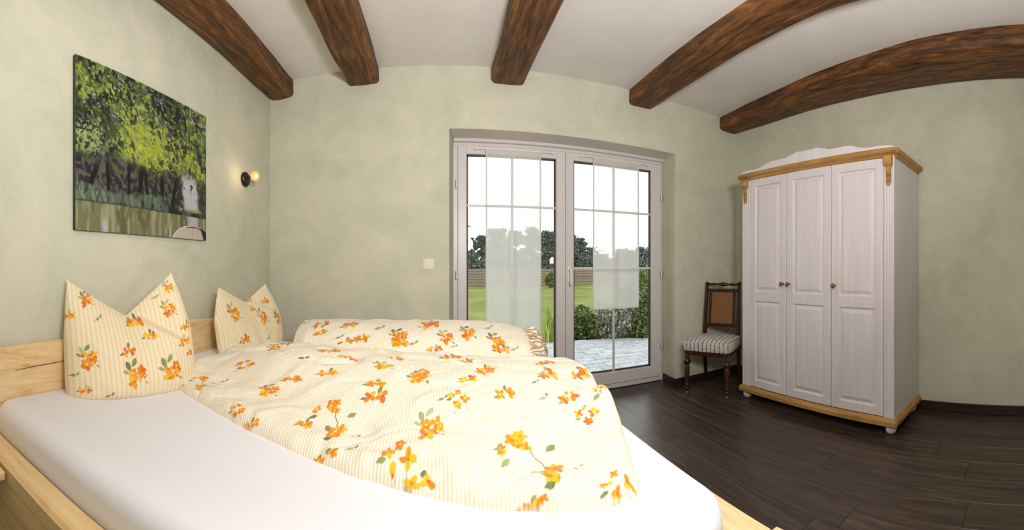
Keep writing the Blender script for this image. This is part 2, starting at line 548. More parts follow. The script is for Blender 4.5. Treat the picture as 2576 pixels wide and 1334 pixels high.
BH = 0.072
st(BX(XR - 0.016, XR, YF, YB, 0, BH, bev=0.003).build('baseboard_right', M['base']))
st(BX(XL, XL + 0.016, YF, YB, 0, BH, bev=0.003).build('baseboard_left', M['base']))
bb = MB().box(XL + 0.016, OPL, YB - 0.016, YB, 0, BH, 0.003).box(OPR, XR - 0.016, YB - 0.016, YB, 0, BH, 0.003)
bb.prism([(OPR - 0.015, YB - 0.016), (OPR + 0.001, YB - 0.016), (2.092, YD - 0.03), (2.078, YD - 0.03)], 0, BH)
st(bb.build('baseboard_back', M['base']))
st(BX(XL + 0.016, XR - 0.016, YF, YF + 0.016, 0, BH, bev=0.003).build('baseboard_front', M['base']))

# ------------------------------------------------------------------ hewn ceiling beams
def beam(xl, xr, z_end, seed, label, lefts=None, dz=0.0):
    """xl / xr: width at the back wall; lefts: optional (y, x) course of the left edge"""
    n = 90
    ys = np.linspace(YF + 0.005, YB - 0.002, n)
    t = np.arange(n) / 9.0 + seed * 7
    ring = 12
    P = np.zeros((n, ring + 1, 3))
    for i, yv in enumerate(ys):
        L_ = xl if lefts is None else np.interp(yv, [p[0] for p in lefts], [p[1] for p in lefts])
        nl = (vnoise(np.array(t[i]), np.array(1.5), seed) - 0.5) * 0.030
        nr = (vnoise(np.array(t[i]), np.array(7.5), seed) - 0.5) * 0.034
        nb = (vnoise(np.array(t[i] * 0.8), np.array(13.5), seed) - 0.5) * 0.028
        nm = (vnoise(np.array(t[i] * 1.3), np.array(21.5), seed) - 0.5) * 0.022
        f = min(1, (YB - yv) / 0.25)
        a, b_, zb = L_ + nl * f, min(xr + nr * f, XR - 0.004), z_end + nb * f + dz * (YB - yv)
        a = max(a, XL + 0.004)
        c = 0.017 + 0.014 * vnoise(np.array(t[i]), np.array(31.5), seed)
        top = ZC + 0.01
        m_ = (a + b_) / 2 + nm
        pts = [(a + 0.004, top), (a, (top + zb) / 2 + 0.02), (a - 0.002, zb + c), (a + c * 0.35, zb + c * 0.35), (a + c, zb),
               ((a + m_) / 2, zb - 0.002), (m_, zb - 0.004 + nm * 0.3), ((m_ + b_) / 2, zb - 0.001), (b_ - c, zb + 0.001),
               (b_ - c * 0.3, zb + c * 0.4), (b_, zb + c), (b_ - 0.002, (top + zb) / 2 + 0.01), (b_ - 0.004, top)]
        for k, (px, pz) in enumerate(pts):
            P[i, k] = (px, yv, pz)
    root = empty('ceiling_beam', ((xl + xr) / 2, YB, z_end), label=label, cat='beam', group='hewn ceiling beams', kind='thing')
    o = grid_mesh('timber', P, M['beam'], root)
    # close the ends
    me = o.data
    bm = bmesh.new(); bm.from_mesh(me)
    bmesh.ops.contextual_create(bm, geom=[e for e in bm.edges if e.is_boundary and all(abs(v.co.y + root.location.y - ys[0]) < 1e-4 for v in e.verts)])
    bmesh.ops.contextual_create(bm, geom=[e for e in bm.edges if e.is_boundary and all(abs(v.co.y + root.location.y - ys[-1]) < 1e-4 for v in e.verts)])
    bmesh.ops.recalc_face_normals(bm, faces=bm.faces)
    for e in bm.edges:
        if len(e.link_faces) == 2 and e.calc_face_angle(0) > R(40): e.smooth = False
    bm.to_mesh(me); bm.free()
    return root
BEAM_LABELS = ['dark brown hewn ceiling beam running along the left wall above the picture',
               'dark brown hewn ceiling beam between the left wall beam and the door',
               'dark brown hewn ceiling beam above the left half of the glazed door',
               'dark brown hewn ceiling beam to the right above the right door leaf',
               'dark brown hewn ceiling beam along the right wall above the wardrobe']
beam(-1.368, -1.162, 2.512, 1, BEAM_LABELS[0])
beam(-0.706, -0.458, 2.53, 2, BEAM_LABELS[1])
beam(0.402, 0.660, 2.53, 3, BEAM_LABELS[2])
beam(1.580, 1.812, 2.525, 4, BEAM_LABELS[3])
beam(2.63, 2.866, 2.528, 5, BEAM_LABELS[4], lefts=[(-1.35, 2.42), (0.09, 2.40), (0.82, 2.44), (1.87, 2.53), (2.9, 2.63)])

M['soffit'] = plain('white_soffit', (222, 214, 206), 0.7)
sf = MB().prism([(OPL + 0.001, YB + 0.003), (OPR - 0.001, YB + 0.003), (2.089, YD - 0.031), (0.119, YD - 0.031)], OPT - 0.004, OPT, 'z')
st(sf.build('trim_1', M['soffit']))

# ------------------------------------------------------------------ glazed double door
door = empty('door_1', (1.1, YD, 0), kind='structure')
def X15(px): return YD * math.tan((px - CX) / FPX)
FL, FR = 0.118, 2.09
fr = MB()
fr.box(FL, FL + 0.045, YD, YD + 0.08, 0.0, 2.15, 0.004)
fr.box(FR - 0.045, FR, YD, YD + 0.08, 0.0, 2.15, 0.004)
fr.box(FL + 0.002, FR - 0.002, YD - 0.003, YD + 0.078, 2.113, 2.1495, 0.004)
fr.box(FL + 0.002, FR - 0.002, YD - 0.006, YD + 0.079, 0.001, 0.045, 0.004)
fr.build('door_frame', M['pvc'], door)
st_ = BX(FL, FR, YD - 0.03, YD + 0.03, 2.150, 2.19, bev=0.004).build('cover_strip', M['pvc'], door)
GT, GB = 2.05, 0.155
SX = [(FL + 0.036, 0.230, 0.998, 1.082), (1.086, 1.160, 1.955, 2.058)]   # sash left, glass left, glass right, sash right
def sash(x0, g0, g1, x1, hinge_left, bars):
    s = empty('sash', (0, 0, 0)); s.parent = door
    m = MB()
    m.box(x0, g0, YD - 0.018, YD + 0.05, 0.045, 2.12, 0.006)
    m.box(g1, x1, YD - 0.018, YD + 0.05, 0.045, 2.12, 0.006)
    m.box(g0 - 0.004, g1 + 0.004, YD - 0.016, YD + 0.05, GT, 2.12, 0.006)
    m.box(g0 - 0.004, g1 + 0.004, YD - 0.016, YD + 0.05, 0.045, GB, 0.006)
    m.build('sash_frame', M['pvc'], s)
    b = 0.014
    g = MB()
    for (a0, a1, c0, c1) in ((g0, g0 + b, GB, GT), (g1 - b, g1, GB, GT), (g0, g1, GB, GB + b), (g0, g1, GT - b, GT)):
        g.box(a0, a1, YD + 0.012, YD + 0.022, c0, c1)
    g.build('glazing_seal', M['gasket'], s)
    BX(g0, g1, YD + 0.015, YD + 0.019, GB, GT).build('pane', M['glass'], s)
    xm = (g0 + g1) / 2
    BX(xm - 0.011, xm + 0.011, YD + 0.003, YD + 0.014, GB + 0.002, GT - 0.002, bev=0.002).build('glazing_bar', M['pvc'], s)
    for z in bars:
        BX(g0 + 0.002, g1 - 0.002, YD + 0.004, YD + 0.0145, z - 0.010, z + 0.010, bev=0.002).build('glazing_bar', M['pvc'], s)
    for z in (0.35, 1.05, 1.80):
        if hinge_left: MB().lathe([(0.009, z - 0.035), (0.009, z + 0.035)], (x0 - 0.008, YD - 0.024, 0), 10).build('hinge', M['pvc'], s, smooth=True)
        else: MB().lathe([(0.009, z - 0.035), (0.009, z + 0.035)], (x1 + 0.008, YD - 0.024, 0), 10).build('hinge', M['pvc'], s, smooth=True)
    return s
s1 = sash(*SX[0], True, (1.627,))
s2 = sash(*SX[1], False, (1.627, 1.105))
h = MB().box(1.098, 1.126, YD - 0.030, YD - 0.018, 0.98, 1.13, 0.004)
h.lathe([(0.009, -0.07), (0.009, -0.028)], (1.112, YD, 1.09), 12, 'y')
h.box(1.103, 1.121, YD - 0.082, YD - 0.066, 0.96, 1.10, 0.006, 2)
h.build('handle', M['wire'], s2)

# sheer voile panels hung on slim rods on the two sashes
def voile(x0, x1, z0, z1, rod, label, seed):
    root = empty('curtain_panel', ((x0 + x1) / 2, YD - 0.045, z1), label=label, cat='curtain', group='sheer voile panels on the door')
    n, k = 60, 12
    xs = np.linspace(x0, x1, n)
    P = np.zeros((n, k, 3))
    for j, z in enumerate(np.linspace(z0 + 0.012, z1, k)):
        P[:, j, 0] = xs
        P[:, j, 1] = YD - 0.040 + 0.0035 * np.sin(xs * 38 + seed) * (1 - 0.5 * j / k)
        P[:, j, 2] = z
    grid_mesh('voile', P, M['sheer'], root)
    MB().box(x0, x1, YD - 0.0435, YD - 0.0365, z0, z0 + 0.018, 0.001).build('hem', M['hem'], root)
    MB().box(x0 - 0.001, x0 + 0.012, YD - 0.043, YD - 0.037, z0, z1, 0.001).build('side_hem', M['hem'], root)
    MB().box(x1 - 0.012, x1 + 0.001, YD - 0.043, YD - 0.037, z0, z1, 0.001).build('side_hem', M['hem'], root)
    r = MB().tube([(rod[0], YD - 0.042, z1), (rod[1], YD - 0.042, z1)], 0.005, 10)
    for xx in rod:
        r.box(xx - 0.008, xx + 0.008, YD - 0.048, YD - 0.016, z1 - 0.010, z1 + 0.010, 0.002)
    r.build('rod', M['wire'], root, smooth=True)
    return root
def XC(px): return (YD - 0.04) * math.tan((px - CX) / FPX)
voile(XC(1222), XC(1361), 0.42, 2.088, (XC(1196), XC(1392)), 'long sheer white voile panel on the left door leaf', 1)
voile(XC(1492), XC(1607), 0.735, 2.088, (XC(1462), XC(1630)), 'shorter sheer white voile panel on the right door leaf', 4)

# ------------------------------------------------------------------ light switch, wall lamp
sw = empty('light_switch', (-0.079, YB, 1.138), label='square white light switch on the back wall left of the door', cat='switch')
MB().box(-0.120, -0.038, YB - 0.009, YB, 1.097, 1.179, 0.003, 2).build('plate', M['switch'], sw)
MB().box(-0.108, -0.050, YB - 0.014, YB - 0.008, 1.109, 1.167, 0.003, 2).build('rocker', M['switch'], sw)

LP = Vector((XL, 2.455, 1.763))
lamp = empty('wall_lamp', LP, label='small dark wall spotlight with a lit amber bulb left of the corner', cat='lamp')
MB().lathe([(0.050, 0.0), (0.053, 0.004), (0.053, 0.018), (0.046, 0.026), (0.012, 0.030)], LP, 28, 'x').build('wall_plate', M['metal'], lamp, smooth=True)
a0 = LP + Vector((0.026, 0, 0.005))
hd = Vector((XL + 0.085, 2.447, 1.782))
MB().tube([a0, a0 + Vector((0.02, 0, 0.008)), hd + Vector((-0.03, 0.01, 0.0)), hd], 0.006, 8).build('arm', M['metal'], lamp, smooth=True)
bd = (Vector((0, 0, 1.12)) - hd + Vector((0.35, 0.2, -0.2))).normalized()
m = MB()
m.tube([hd - bd * 0.012, hd + bd * 0.008, hd + bd * 0.03], [0.012, 0.021, 0.023], 18)
m.build('socket', M['metal'], lamp, smooth=True)
def oriented_lathe(prof, c, d, n=24):
    mb = MB().lathe(prof, (0, 0, 0), n)
    q = d.to_track_quat('Z', 'Y').to_matrix().to_4x4()
    bmesh.ops.transform(mb.bm, matrix=Matrix.Translation(c) @ q, verts=mb.bm.verts)
    return mb
prof = [(0.014, 0.0), (0.020, 0.010)] + [(0.033 * math.cos(a), 0.036 + 0.033 * math.sin(a)) for a in [R(x_) for x_ in (-40, -20, 0, 20, 40, 60, 80)]]
bulb_o = oriented_lathe(prof, hd + bd * 0.026, bd).build('bulb', M['bulb'], lamp, smooth=True, angle=60)
m = oriented_lathe([(0.006, 0.0), (0.013, 0.004), (0.013, 0.006), (0.004, 0.009)], hd + bd * 0.0945, bd, 12)
m.build('filament', M['filament'], lamp, smooth=True)
# the lamp's own light
light('wall_lamp_glow', 'POINT', tuple(hd + bd * 0.05 + Vector((-0.005, -0.07, 0))), 0.35, (1.0, 0.72, 0.42), 0.02)

# ------------------------------------------------------------------ canvas print
def paint_picture(ns, nt_):
    s, t = np.meshgrid(np.linspace(0, 1, ns), np.linspace(0, 1, nt_), indexing='ij')
    def C(c): return np.array(lin(c))
    def mixc(img, c, a):
        return img * (1 - a[..., None]) + np.array(c) * a[..., None]
    img = np.zeros((ns, nt_, 3)) + C((40, 42, 44))
    img = mixc(img, C((84, 88, 94)), smooth01((fbm(s * 18, t * 15, 3) - 0.50) * 6))
    mass = fbm(s * 4.2 + 1.3, t * 3.4, 11, 3) - 0.5
    low = 0.40 - 0.10 * np.exp(-((s - 0.62) / 0.16) ** 2) - 0.12 * smooth01((s - 0.86) * 10) + 0.05 * fbm(s * 9, t * 3, 5)
    up = smooth01((t - low) * 12)
    # twigs hang and lean: shear the leaf noise
    u_, v_ = s * 1.0 + 0.25 * t, t
    lf = [fbm(u_ * f + o, v_ * f * 0.72 + o, 21 + k, 3, 0.6) for k, (f, o) in enumerate(((34, 0), (42, 9), (50, 4), (60, 7), (66, 2)))]
    glow = np.exp(-(((s - 0.50) / 0.22) ** 2 + ((t - 0.60) / 0.22) ** 2)) + 0.6 * np.exp(-(((s - 0.30) / 0.10) ** 2 + ((t - 0.86) / 0.10) ** 2)) + 0.7 * np.exp(-(((s - 0.93) / 0.10) ** 2 + ((t - 0.50) / 0.10) ** 2))
    img = mixc(img, C((66, 80, 48)), up * smooth01((lf[0] - 0.45 + 0.5 * mass) * 8))
    img = mixc(img, C((96, 112, 62)), up * smooth01((lf[1] - 0.53 + 0.7 * mass + 0.05 * glow) * 9))
    img = mixc(img, C((134, 148, 78)), up * smooth01((lf[2] - 0.60 + 0.7 * mass + 0.08 * glow) * 10) * 0.95)
    img = mixc(img, C((160, 170, 56)), up * smooth01((lf[3] - 0.68 + 0.5 * mass + 0.17 * glow) * 11))
    img = mixc(img, C((190, 198, 120)), up * 0.8 * smooth01((lf[4] - 0.76 + 0.12 * glow) * 14))
    img = mixc(img, C((34, 36, 40)), up * 0.85 * smooth01((fbm(u_ * 22 + 3, v_ * 16, 33, 3) - 0.58 - 0.08 * glow) * 10))
    img = mixc(img, C((168, 176, 184)), up * 0.7 * smooth01((fbm(s * 60 + 5, t * 46, 47, 2) - 0.80 + 0.16 * smooth01((s - 0.7) * 6) * smooth01((t - 0.7) * 6)) * 12))
    # pale willow at the left
    wl = smooth01((0.20 - s) * 10) * smooth01((t - 0.40) * 8) * smooth01((0.70 - t) * 8)
    img = mixc(img, C((160, 172, 108)), wl * 0.9 * smooth01((fbm(s * 90, t * 80, 51, 3) - 0.46) * 9))
    # thicket and trunks under the crowns
    band = smooth01((0.44 + 0.10 * fbm(s * 8, t * 4, 63) - t) * 10) * smooth01((t - 0.20) * 20)
    img = mixc(img, C((50, 44, 48)), band * 0.8)
    img = mixc(img, C((104, 100, 104)), band * 0.75 * smooth01((fbm(s * 56 + 12 * t, t * 30, 61, 3) - 0.54) * 9))
    img = mixc(img, C((84, 100, 56)), band * 0.8 * smooth01((fbm(s * 40, t * 34, 66, 3) - 0.60 + 0.5 * (t - 0.3)) * 9))
    for (x0, lean, w) in ((0.06, 0.10, 0.020), (0.20, -0.02, 0.016), (0.33, 0.0, 0.014), (0.40, 0.03, 0.020), (0.47, -0.03, 0.016), (0.58, 0.0, 0.020), (0.66, 0.06, 0.018), (0.52, 0.02, 0.010)):
        xc = x0 + lean * (t - 0.2) / 0.3
        img = mixc(img, C((32, 28, 30)), band * smooth01((w - abs(s - xc)) / 0.008))
    # opening with pale sky at the right
    cxo = 0.84 - 0.10 * (t - 0.3)
    op = smooth01((0.075 + 0.02 * fbm(t * 20, s * 0 + 1, 3) - abs(s - cxo)) / 0.03) * smooth01((0.50 - t) * 12) * smooth01((t - 0.20) * 30)
    op = op * smooth01((fbm(s * 50, t * 40, 71, 2) + 0.55 * (0.48 - t) * 2 - 0.28) * 5)
    img = mixc(img, C((182, 184, 188)), op)
    img = mixc(img, C((150, 164, 84)), smooth01((s - 0.68) * 20) * smooth01((0.245 - t) * 40) * smooth01((t - 0.19) * 40) * 0.8 * smooth01((fbm(s * 60, t * 60, 99, 2) - 0.35) * 6))
    rd = smooth01((s - 0.90) * 16) * smooth01((0.46 - t) * 12)
    img = mixc(img, C((58, 62, 60)), rd * 0.85 * smooth01((fbm(s * 40, t * 40, 77, 2) - 0.3) * 5))
    # reeds
    rh = 0.20 + 0.11 * fbm(s * 14, s * 0, 81, 3)
    reed = smooth01((rh + 0.02 - t) * 40) * smooth01((0.62 - s) * 14) * smooth01((t - 0.165) * 40)
    img = mixc(img, C((88, 102, 86)), reed * smooth01((fbm(s * 30, t * 12, 84, 2) - 0.18) * 6))
    img = mixc(img, C((128, 142, 120)), reed * 0.8 * smooth01((fbm(s * 130 + t * 26, t * 14, 83, 3) - 0.52) * 7))
    img = mixc(img, C((44, 50, 44)), reed * 0.8 * smooth01((fbm(s * 90 - t * 16, t * 12, 85, 2) - 0.62) * 8))
    # water
    wt = smooth01((0.175 - t) * 90)
    img = mixc(img, C((118, 118, 84)), wt)
    img = mixc(img, C((150, 148, 118)), wt * smooth01((fbm(s * 44, t * 5, 91, 3) - 0.5) * 6))
    img = mixc(img, C((84, 84, 58)), wt * smooth01((fbm(s * 20 + 4, t * 8, 93, 3) - 0.55) * 6) * 0.7)
    img = mixc(img, C((196, 200, 208)), wt * smooth01((0.035 - abs(s - 0.17)) / 0.03) * smooth01((0.10 - t) * 16) * 0.55)
    img = mixc(img, C((188, 190, 190)), wt * smooth01((0.07 - abs(s - 0.86)) / 0.04) * 0.75)
    img = mixc(img, C((196, 198, 192)), wt * smooth01((fbm(s * 60, t * 3, 97, 2) - 0.70) * 12) * smooth01((0.12 - abs(s - 0.60)) / 0.05) * 0.7)
    # bow of the boat
    e = ((s - 0.86) / 0.20) ** 2 + ((t + 0.03) / 0.135) ** 2
    boat = smooth01((1 - e) * 14)
    img = mixc(img, C((192, 178, 168)), boat)
    img = mixc(img, C((216, 206, 198)), boat * smooth01((e - 0.86) * 20) * (s < 0.84))
    rim = smooth01((0.03 - abs(np.sqrt(e) - 0.90)) / 0.012) * smooth01((s - 0.79) * 40)
    img = mixc(img, C((34, 32, 34)), rim)
    img = mixc(img, C((40, 36, 38)), boat * smooth01((s - 0.955 + 0.4 * (t - 0.02)) * 50))
    img = mixc(img, C((120, 112, 104)), boat * smooth01((0.0025 - abs(s - 0.855)) / 0.002) * 0.7)
    return np.concatenate([img, np.ones((ns, nt_, 1))], 2)
PY0, PY1, PZ0, PZ1 = 0.963, 1.936, 1.281, 2.049
pic = empty('wall_picture', (XL, (PY0 + PY1) / 2, PZ0), label='unframed canvas print of trees over a river with a boat', cat='picture')
ns, nt_ = 340, 270
g = np.zeros((ns, nt_, 3))
g[..., 0] = XL + 0.0205
g[..., 1] = np.linspace(PY0, PY1, ns)[:, None]
g[..., 2] = np.linspace(PZ0, PZ1, nt_)[None, :]
grid_mesh('printed_canvas', g, M['picture'], pic, color=paint_picture(ns, nt_))
MB().box(XL, XL + 0.020, PY0, PY1, PZ0, PZ1).build('stretcher', M['edge'], pic)

# ------------------------------------------------------------------ wardrobe
WX, WXB, WY0, WY1 = 2.34, 2.85, 0.926, 2.293
wr = empty('wardrobe', ((WX + WXB) / 2, (WY0 + WY1) / 2, 0),
           label='tall white three-door wardrobe with honey pine cornice and plinth by the right wall', cat='wardrobe')
ZB, ZT = 0.112, 1.856
c = MB()
c.box(WX + 0.02, WXB, WY0, WY1, ZB, ZT)
c.build('body', M['white_wood'], wr)
# front stiles with flutes
def stile(y0, y1):
    mb = MB()
    prof = []
    n = 3
    ww = (y1 - y0)
    pts = [(WX, y0 + 0.004), (WX + 0.004, y0)]
    poly = [(y0, WX + 0.021), (y0, WX + 0.004), (y0 + 0.004, WX)]
    for k in range(n):
        cpos = y0 + ww * (k + 1) / (n + 1)
        poly += [(cpos - 0.006, WX), (cpos, WX + 0.004), (cpos + 0.006, WX)]
    poly += [(y1 - 0.004, WX), (y1, WX + 0.004), (y1, WX + 0.021)]
    mb.prism([(x_, y_) for (y_, x_) in poly], ZB, ZT, 'z')
    return mb.build('stile', M['white_wood'], wr)
stile(WY0, 1.000)
stile(2.205, WY1)
def wdoor(y0, y1, knob_y):
    dr = empty('door', (WX, (y0 + y1) / 2, ZB) - wr.location if False else tuple(Vector((WX, (y0 + y1) / 2, ZB)) - wr.location))
    dr.parent = wr
    y0 += 0.0015; y1 -= 0.0015
    f = MB()
    sw_ = 0.062
    zt, zb_ = ZT - 0.004, ZB + 0.006
    zs = [(0.178, 0.834), (0.916, 1.785)]
    f.box(WX, WX + 0.019, y0, y0 + sw_, zb_, zt, 0.003)
    f.box(WX, WX + 0.019, y1 - sw_, y1, zb_, zt, 0.003)
    for (a, b_) in ((zb_, zs[0][0]), (zs[0][1], zs[1][0]), (zs[1][1], zt)):
        f.box(WX, WX + 0.019, y0 + sw_ - 0.003, y1 - sw_ + 0.003, a, b_, 0.003)
    f.build('door_rails', M['white_wood'], dr)
    for (a, b_) in zs:
        p = bmesh.new()
        # raised and fielded panel: recessed rim, slope, raised field
        def ringv(ins, xx):
            return [p.verts.new((xx, yy, zz)) for yy, zz in ((y0 + sw_ - 0.002 + ins, a - 0.002 + ins), (y1 - sw_ + 0.002 - ins, a - 0.002 + ins), (y1 - sw_ + 0.002 - ins, b_ + 0.002 - ins), (y0 + sw_ - 0.002 + ins, b_ + 0.002 - ins))]
        rs = [ringv(0, WX + 0.004), ringv(0.007, WX + 0.013), ringv(0.014, WX + 0.013), ringv(0.036, WX + 0.004), ringv(0.039, WX + 0.003)]
        for i in range(len(rs) - 1):
            for k in range(4):
                p.faces.new((rs[i][k], rs[i][(k + 1) % 4], rs[i + 1][(k + 1) % 4], rs[i + 1][k]))
        p.faces.new(rs[-1])
        bmesh.ops.recalc_face_normals(p, faces=p.faces)
        mb = MB(); mb.merge(p)
        mb.build('panel', M['white_wood'], dr)
    mb = MB().lathe([(0.010, 0.0), (0.007, -0.010), (0.009, -0.018), (0.016, -0.024), (0.017, -0.031), (0.010, -0.038), (0.002, -0.040)], (WX, knob_y, 0.985), 16, 'x')
    mb.build('knob', M['knob'], dr, smooth=True)
wdoor(1.815, 2.203, 1.845)
wdoor(1.410, 1.813, 1.785)
wdoor(1.002, 1.408, 1.378)
# plinth and cornice (pine), running round the front and both sides
def moulding(name, z0, prof, corner):
    """prof: (outset, z) profile from the body outwards; mitred round three sides"""
    b = bmesh.new()
    path = lambda o: [(WXB + 0.004, WY1 + o), (WX - o + corner, WY1 + o), (WX - o, WY1 + o - corner), (WX - o, WY0 - o + corner), (WX - o + corner, WY0 - o), (WXB + 0.004, WY0 - o)]
    rows = [[b.verts.new((x_, y_, z0 + z)) for x_, y_ in path(o)] for o, z in prof]
    for i in range(len(rows) - 1):
        for k in range(len(rows[0]) - 1):
            b.faces.new((rows[i][k], rows[i][k + 1], rows[i + 1][k + 1], rows[i + 1][k]))
    b.faces.new(rows[0][::-1]); b.faces.new(rows[-1])
    b.faces.new([r[0] for r in rows]); b.faces.new([r[-1] for r in rows][::-1])
    bmesh.ops.recalc_face_normals(b, faces=b.faces)
    mb = MB(); mb.merge(b)
    return mb.build(name, M['pine_trim'], wr)
moulding('plinth', 0.062, [(0.004, 0.0), (0.022, 0.0), (0.026, 0.006), (0.026, 0.030), (0.020, 0.040), (0.010, 0.050), (0.002, 0.052)], 0.012)
moulding('cornice', ZT - 0.012, [(0.0, 0.0), (0.008, 0.004), (0.016, 0.018), (0.034, 0.026), (0.040, 0.034), (0.040, 0.050), (0.034, 0.056), (0.0, 0.058)], 0.03)
# scalloped crest board standing on the cornice
cy_ = (WY0 + WY1) / 2
half = [(0.0, 0.082), (0.04, 0.082), (0.09, 0.086), (0.15, 0.070), (0.20, 0.056), (0.27, 0.056), (0.33, 0.058), (0.38, 0.052), (0.43, 0.034), (0.48, 0.024), (0.54, 0.022), (0.62, 0.024), (0.68, 0.014), (0.695, 0.004)]
up_ = []
for k in range(len(half) - 1):
    for j in range(4):
        f = j / 4.0
        f2 = f * f * (3 - 2 * f)
        up_.append((half[k][0] + (half[k + 1][0] - half[k][0]) * f, half[k][1] + (half[k + 1][1] - half[k][1]) * f2))
up_.append(half[-1])
zc = ZT + 0.044
poly = [(cy_ + a, zc + b_) for a, b_ in up_[::-1]] + [(cy_ - a, zc + b_) for a, b_ in up_[1:]]
poly += [(cy_ - 0.695, zc), (cy_ + 0.695, zc)]
MB().prism(poly, WX - 0.022, WX - 0.004, 'x').build('crest', M['white_wood'], wr)
BX(WX, WXB, WY0 + 0.02, WY1 - 0.02, ZT, ZT + 0.04).build('top_board', M['white_wood'], wr)
# carved corbels at the top of the stiles
def corbel(yc):
    mb = MB()
    w = 0.029
    z1 = ZT - 0.006
    mb.prism([(WX, z1), (WX - 0.034, z1), (WX - 0.036, z1 - 0.03), (WX - 0.030, z1 - 0.055), (WX - 0.020, z1 - 0.062), (WX, z1 - 0.062)], yc - w, yc + w, 'y', 0.003)
    for k in range(7):
        zz = z1 - 0.066 - k * 0.016
        ww = 0.021 - 0.0012 * k
        mb.lathe([(0.004, -ww), (0.010, -ww + 0.003), (0.011, 0), (0.010, ww - 0.003), (0.004, ww)], (WX - 0.008 + 0.0006 * k, yc, zz), 10, 'y')
    mb.box(WX - 0.010, WX + 0.001, yc - 0.017, yc + 0.017, z1 - 0.175, z1 - 0.060, 0.002)
    mb.lathe([(0.002, -0.012), (0.010, -0.006), (0.012, 0.0), (0.010, 0.006), (0.002, 0.012)], (WX - 0.006, yc, z1 - 0.182), 12, 'z')
    return mb.build('corbel', M['pine_trim'], wr, smooth=True, angle=40)
corbel(0.963); corbel(2.250)
for fx, fy in ((WX + 0.035, WY0 + 0.035), (WX + 0.035, WY1 - 0.035), (WXB - 0.05, WY0 + 0.035), (WXB - 0.05, WY1 - 0.035)):
    MB().lathe([(0.018, 0.0), (0.030, 0.008), (0.037, 0.022), (0.039, 0.036), (0.034, 0.052), (0.024, 0.062), (0.024, 0.066)], (fx, fy, 0), 24).build('foot', M['white_wood'], wr, smooth=True)

# ------------------------------------------------------------------ chair
ch = empty('dining_chair', (2.278, 2.585, 0), R(-61.9),
           label='antique dark turned-wood chair with striped seat and cane back in the corner', cat='chair')
def turned(x_, y_):
    pr = [(0.010, 0.0), (0.014, 0.012), (0.012, 0.03), (0.013, 0.05), (0.019, 0.058), (0.014, 0.066), (0.014, 0.078), (0.021, 0.088), (0.017, 0.098), (0.019, 0.16), (0.023, 0.24),
          (0.017, 0.262), (0.029, 0.275), (0.034, 0.292), (0.030, 0.308), (0.018, 0.318), (0.023, 0.332), (0.017, 0.342), (0.020, 0.362), (0.021, 0.39)]
    lg = MB().lathe(pr[2:], (x_, y_, 0), 18).build('leg', M['chair_wood'], ch, world=False, smooth=True, angle=50)
    MB().lathe([(0.010, 0.0), (0.014, 0.006), (0.014, 0.024), (0.011, 0.031)], (x_, y_, 0), 12).build('castor', M['castor'], lg, world=False, smooth=True)
turned(-0.185, -0.185); turned(0.185, -0.185)
def stile_chair(sx):
    b = bmesh.new()
    path = [(0.0, 0.245, 0.028), (0.06, 0.235, 0.028), (0.22, 0.205, 0.034), (0.40, 0.190, 0.040), (0.52, 0.192, 0.036), (0.72, 0.212, 0.032), (0.90, 0.238, 0.030), (0.955, 0.246, 0.030)]
    rows = []
    for z, yy, w in path:
        xx = sx * (0.172 - 0.010 * z)
        h_ = w / 2
        rows.append([b.verts.new((xx + dx * h_ * 0.85, yy + dy * h_, z)) for dx, dy in ((-1, -1), (1, -1), (1, 1), (-1, 1))])
    for i in range(len(rows) - 1):
        for k in range(4):
            b.faces.new((rows[i][k], rows[i][(k + 1) % 4], rows[i + 1][(k + 1) % 4], rows[i + 1][k]))
    b.faces.new(rows[0][::-1]); b.faces.new(rows[-1])
    bmesh.ops.recalc_face_normals(b, faces=b.faces)
    bmesh.ops.bevel(b, geom=[e for e in b.edges if not e.is_boundary], offset=0.003, segments=1, affect='EDGES')
    mb = MB(); mb.merge(b)
    mb.lathe([(0.017, 0), (0.022, 0.008), (0.016, 0.016), (0.006, 0.022)], (sx * 0.1625, 0.246, 0.95), 14)
    mb.build('leg', M['chair_wood'], ch, world=False)
stile_chair(-1); stile_chair(1)
m = MB()
m.box(-0.20, 0.20, -0.200, 0.190, 0.352, 0.394, 0.004)
m.build('seat_rail', M['chair_wood'], ch, world=False)
# padded seat: tapered, domed
b = bmesh.new()
bmesh.ops.create_cube(b, size=1)
bmesh.ops.subdivide_edges(b, edges=b.edges, cuts=9, use_grid_fill=True)
for v in b.verts:
    x_, y_, z_ = v.co * 2
    r4 = lambda a: math.copysign(abs(a) ** 0.8, a)
    taper = 1 - 0.09 * (y_ + 1) / 2
    hx, hy = 0.222 * taper, 0.215
    edge = max(abs(x_), abs(y_))
    rnd = 1 - 0.05 * max(0, abs(z_) - 0.4)
    dome = 0.020 * (1 - x_ * x_) * (1 - y_ * y_) if z_ > 0.9 else 0
    zz = 0.436 + z_ * 0.046 + dome - (0.012 * (edge ** 8) if z_ > 0.9 else 0)
    cr = 1 - 0.05 * (abs(x_) * abs(y_)) ** 4
    v.co = (x_ * hx * rnd * cr, y_ * hy * rnd * cr, zz)
mb = MB(); mb.merge(b)
mb.build('seat', M['seat'], ch, world=False, smooth=True, angle=70)
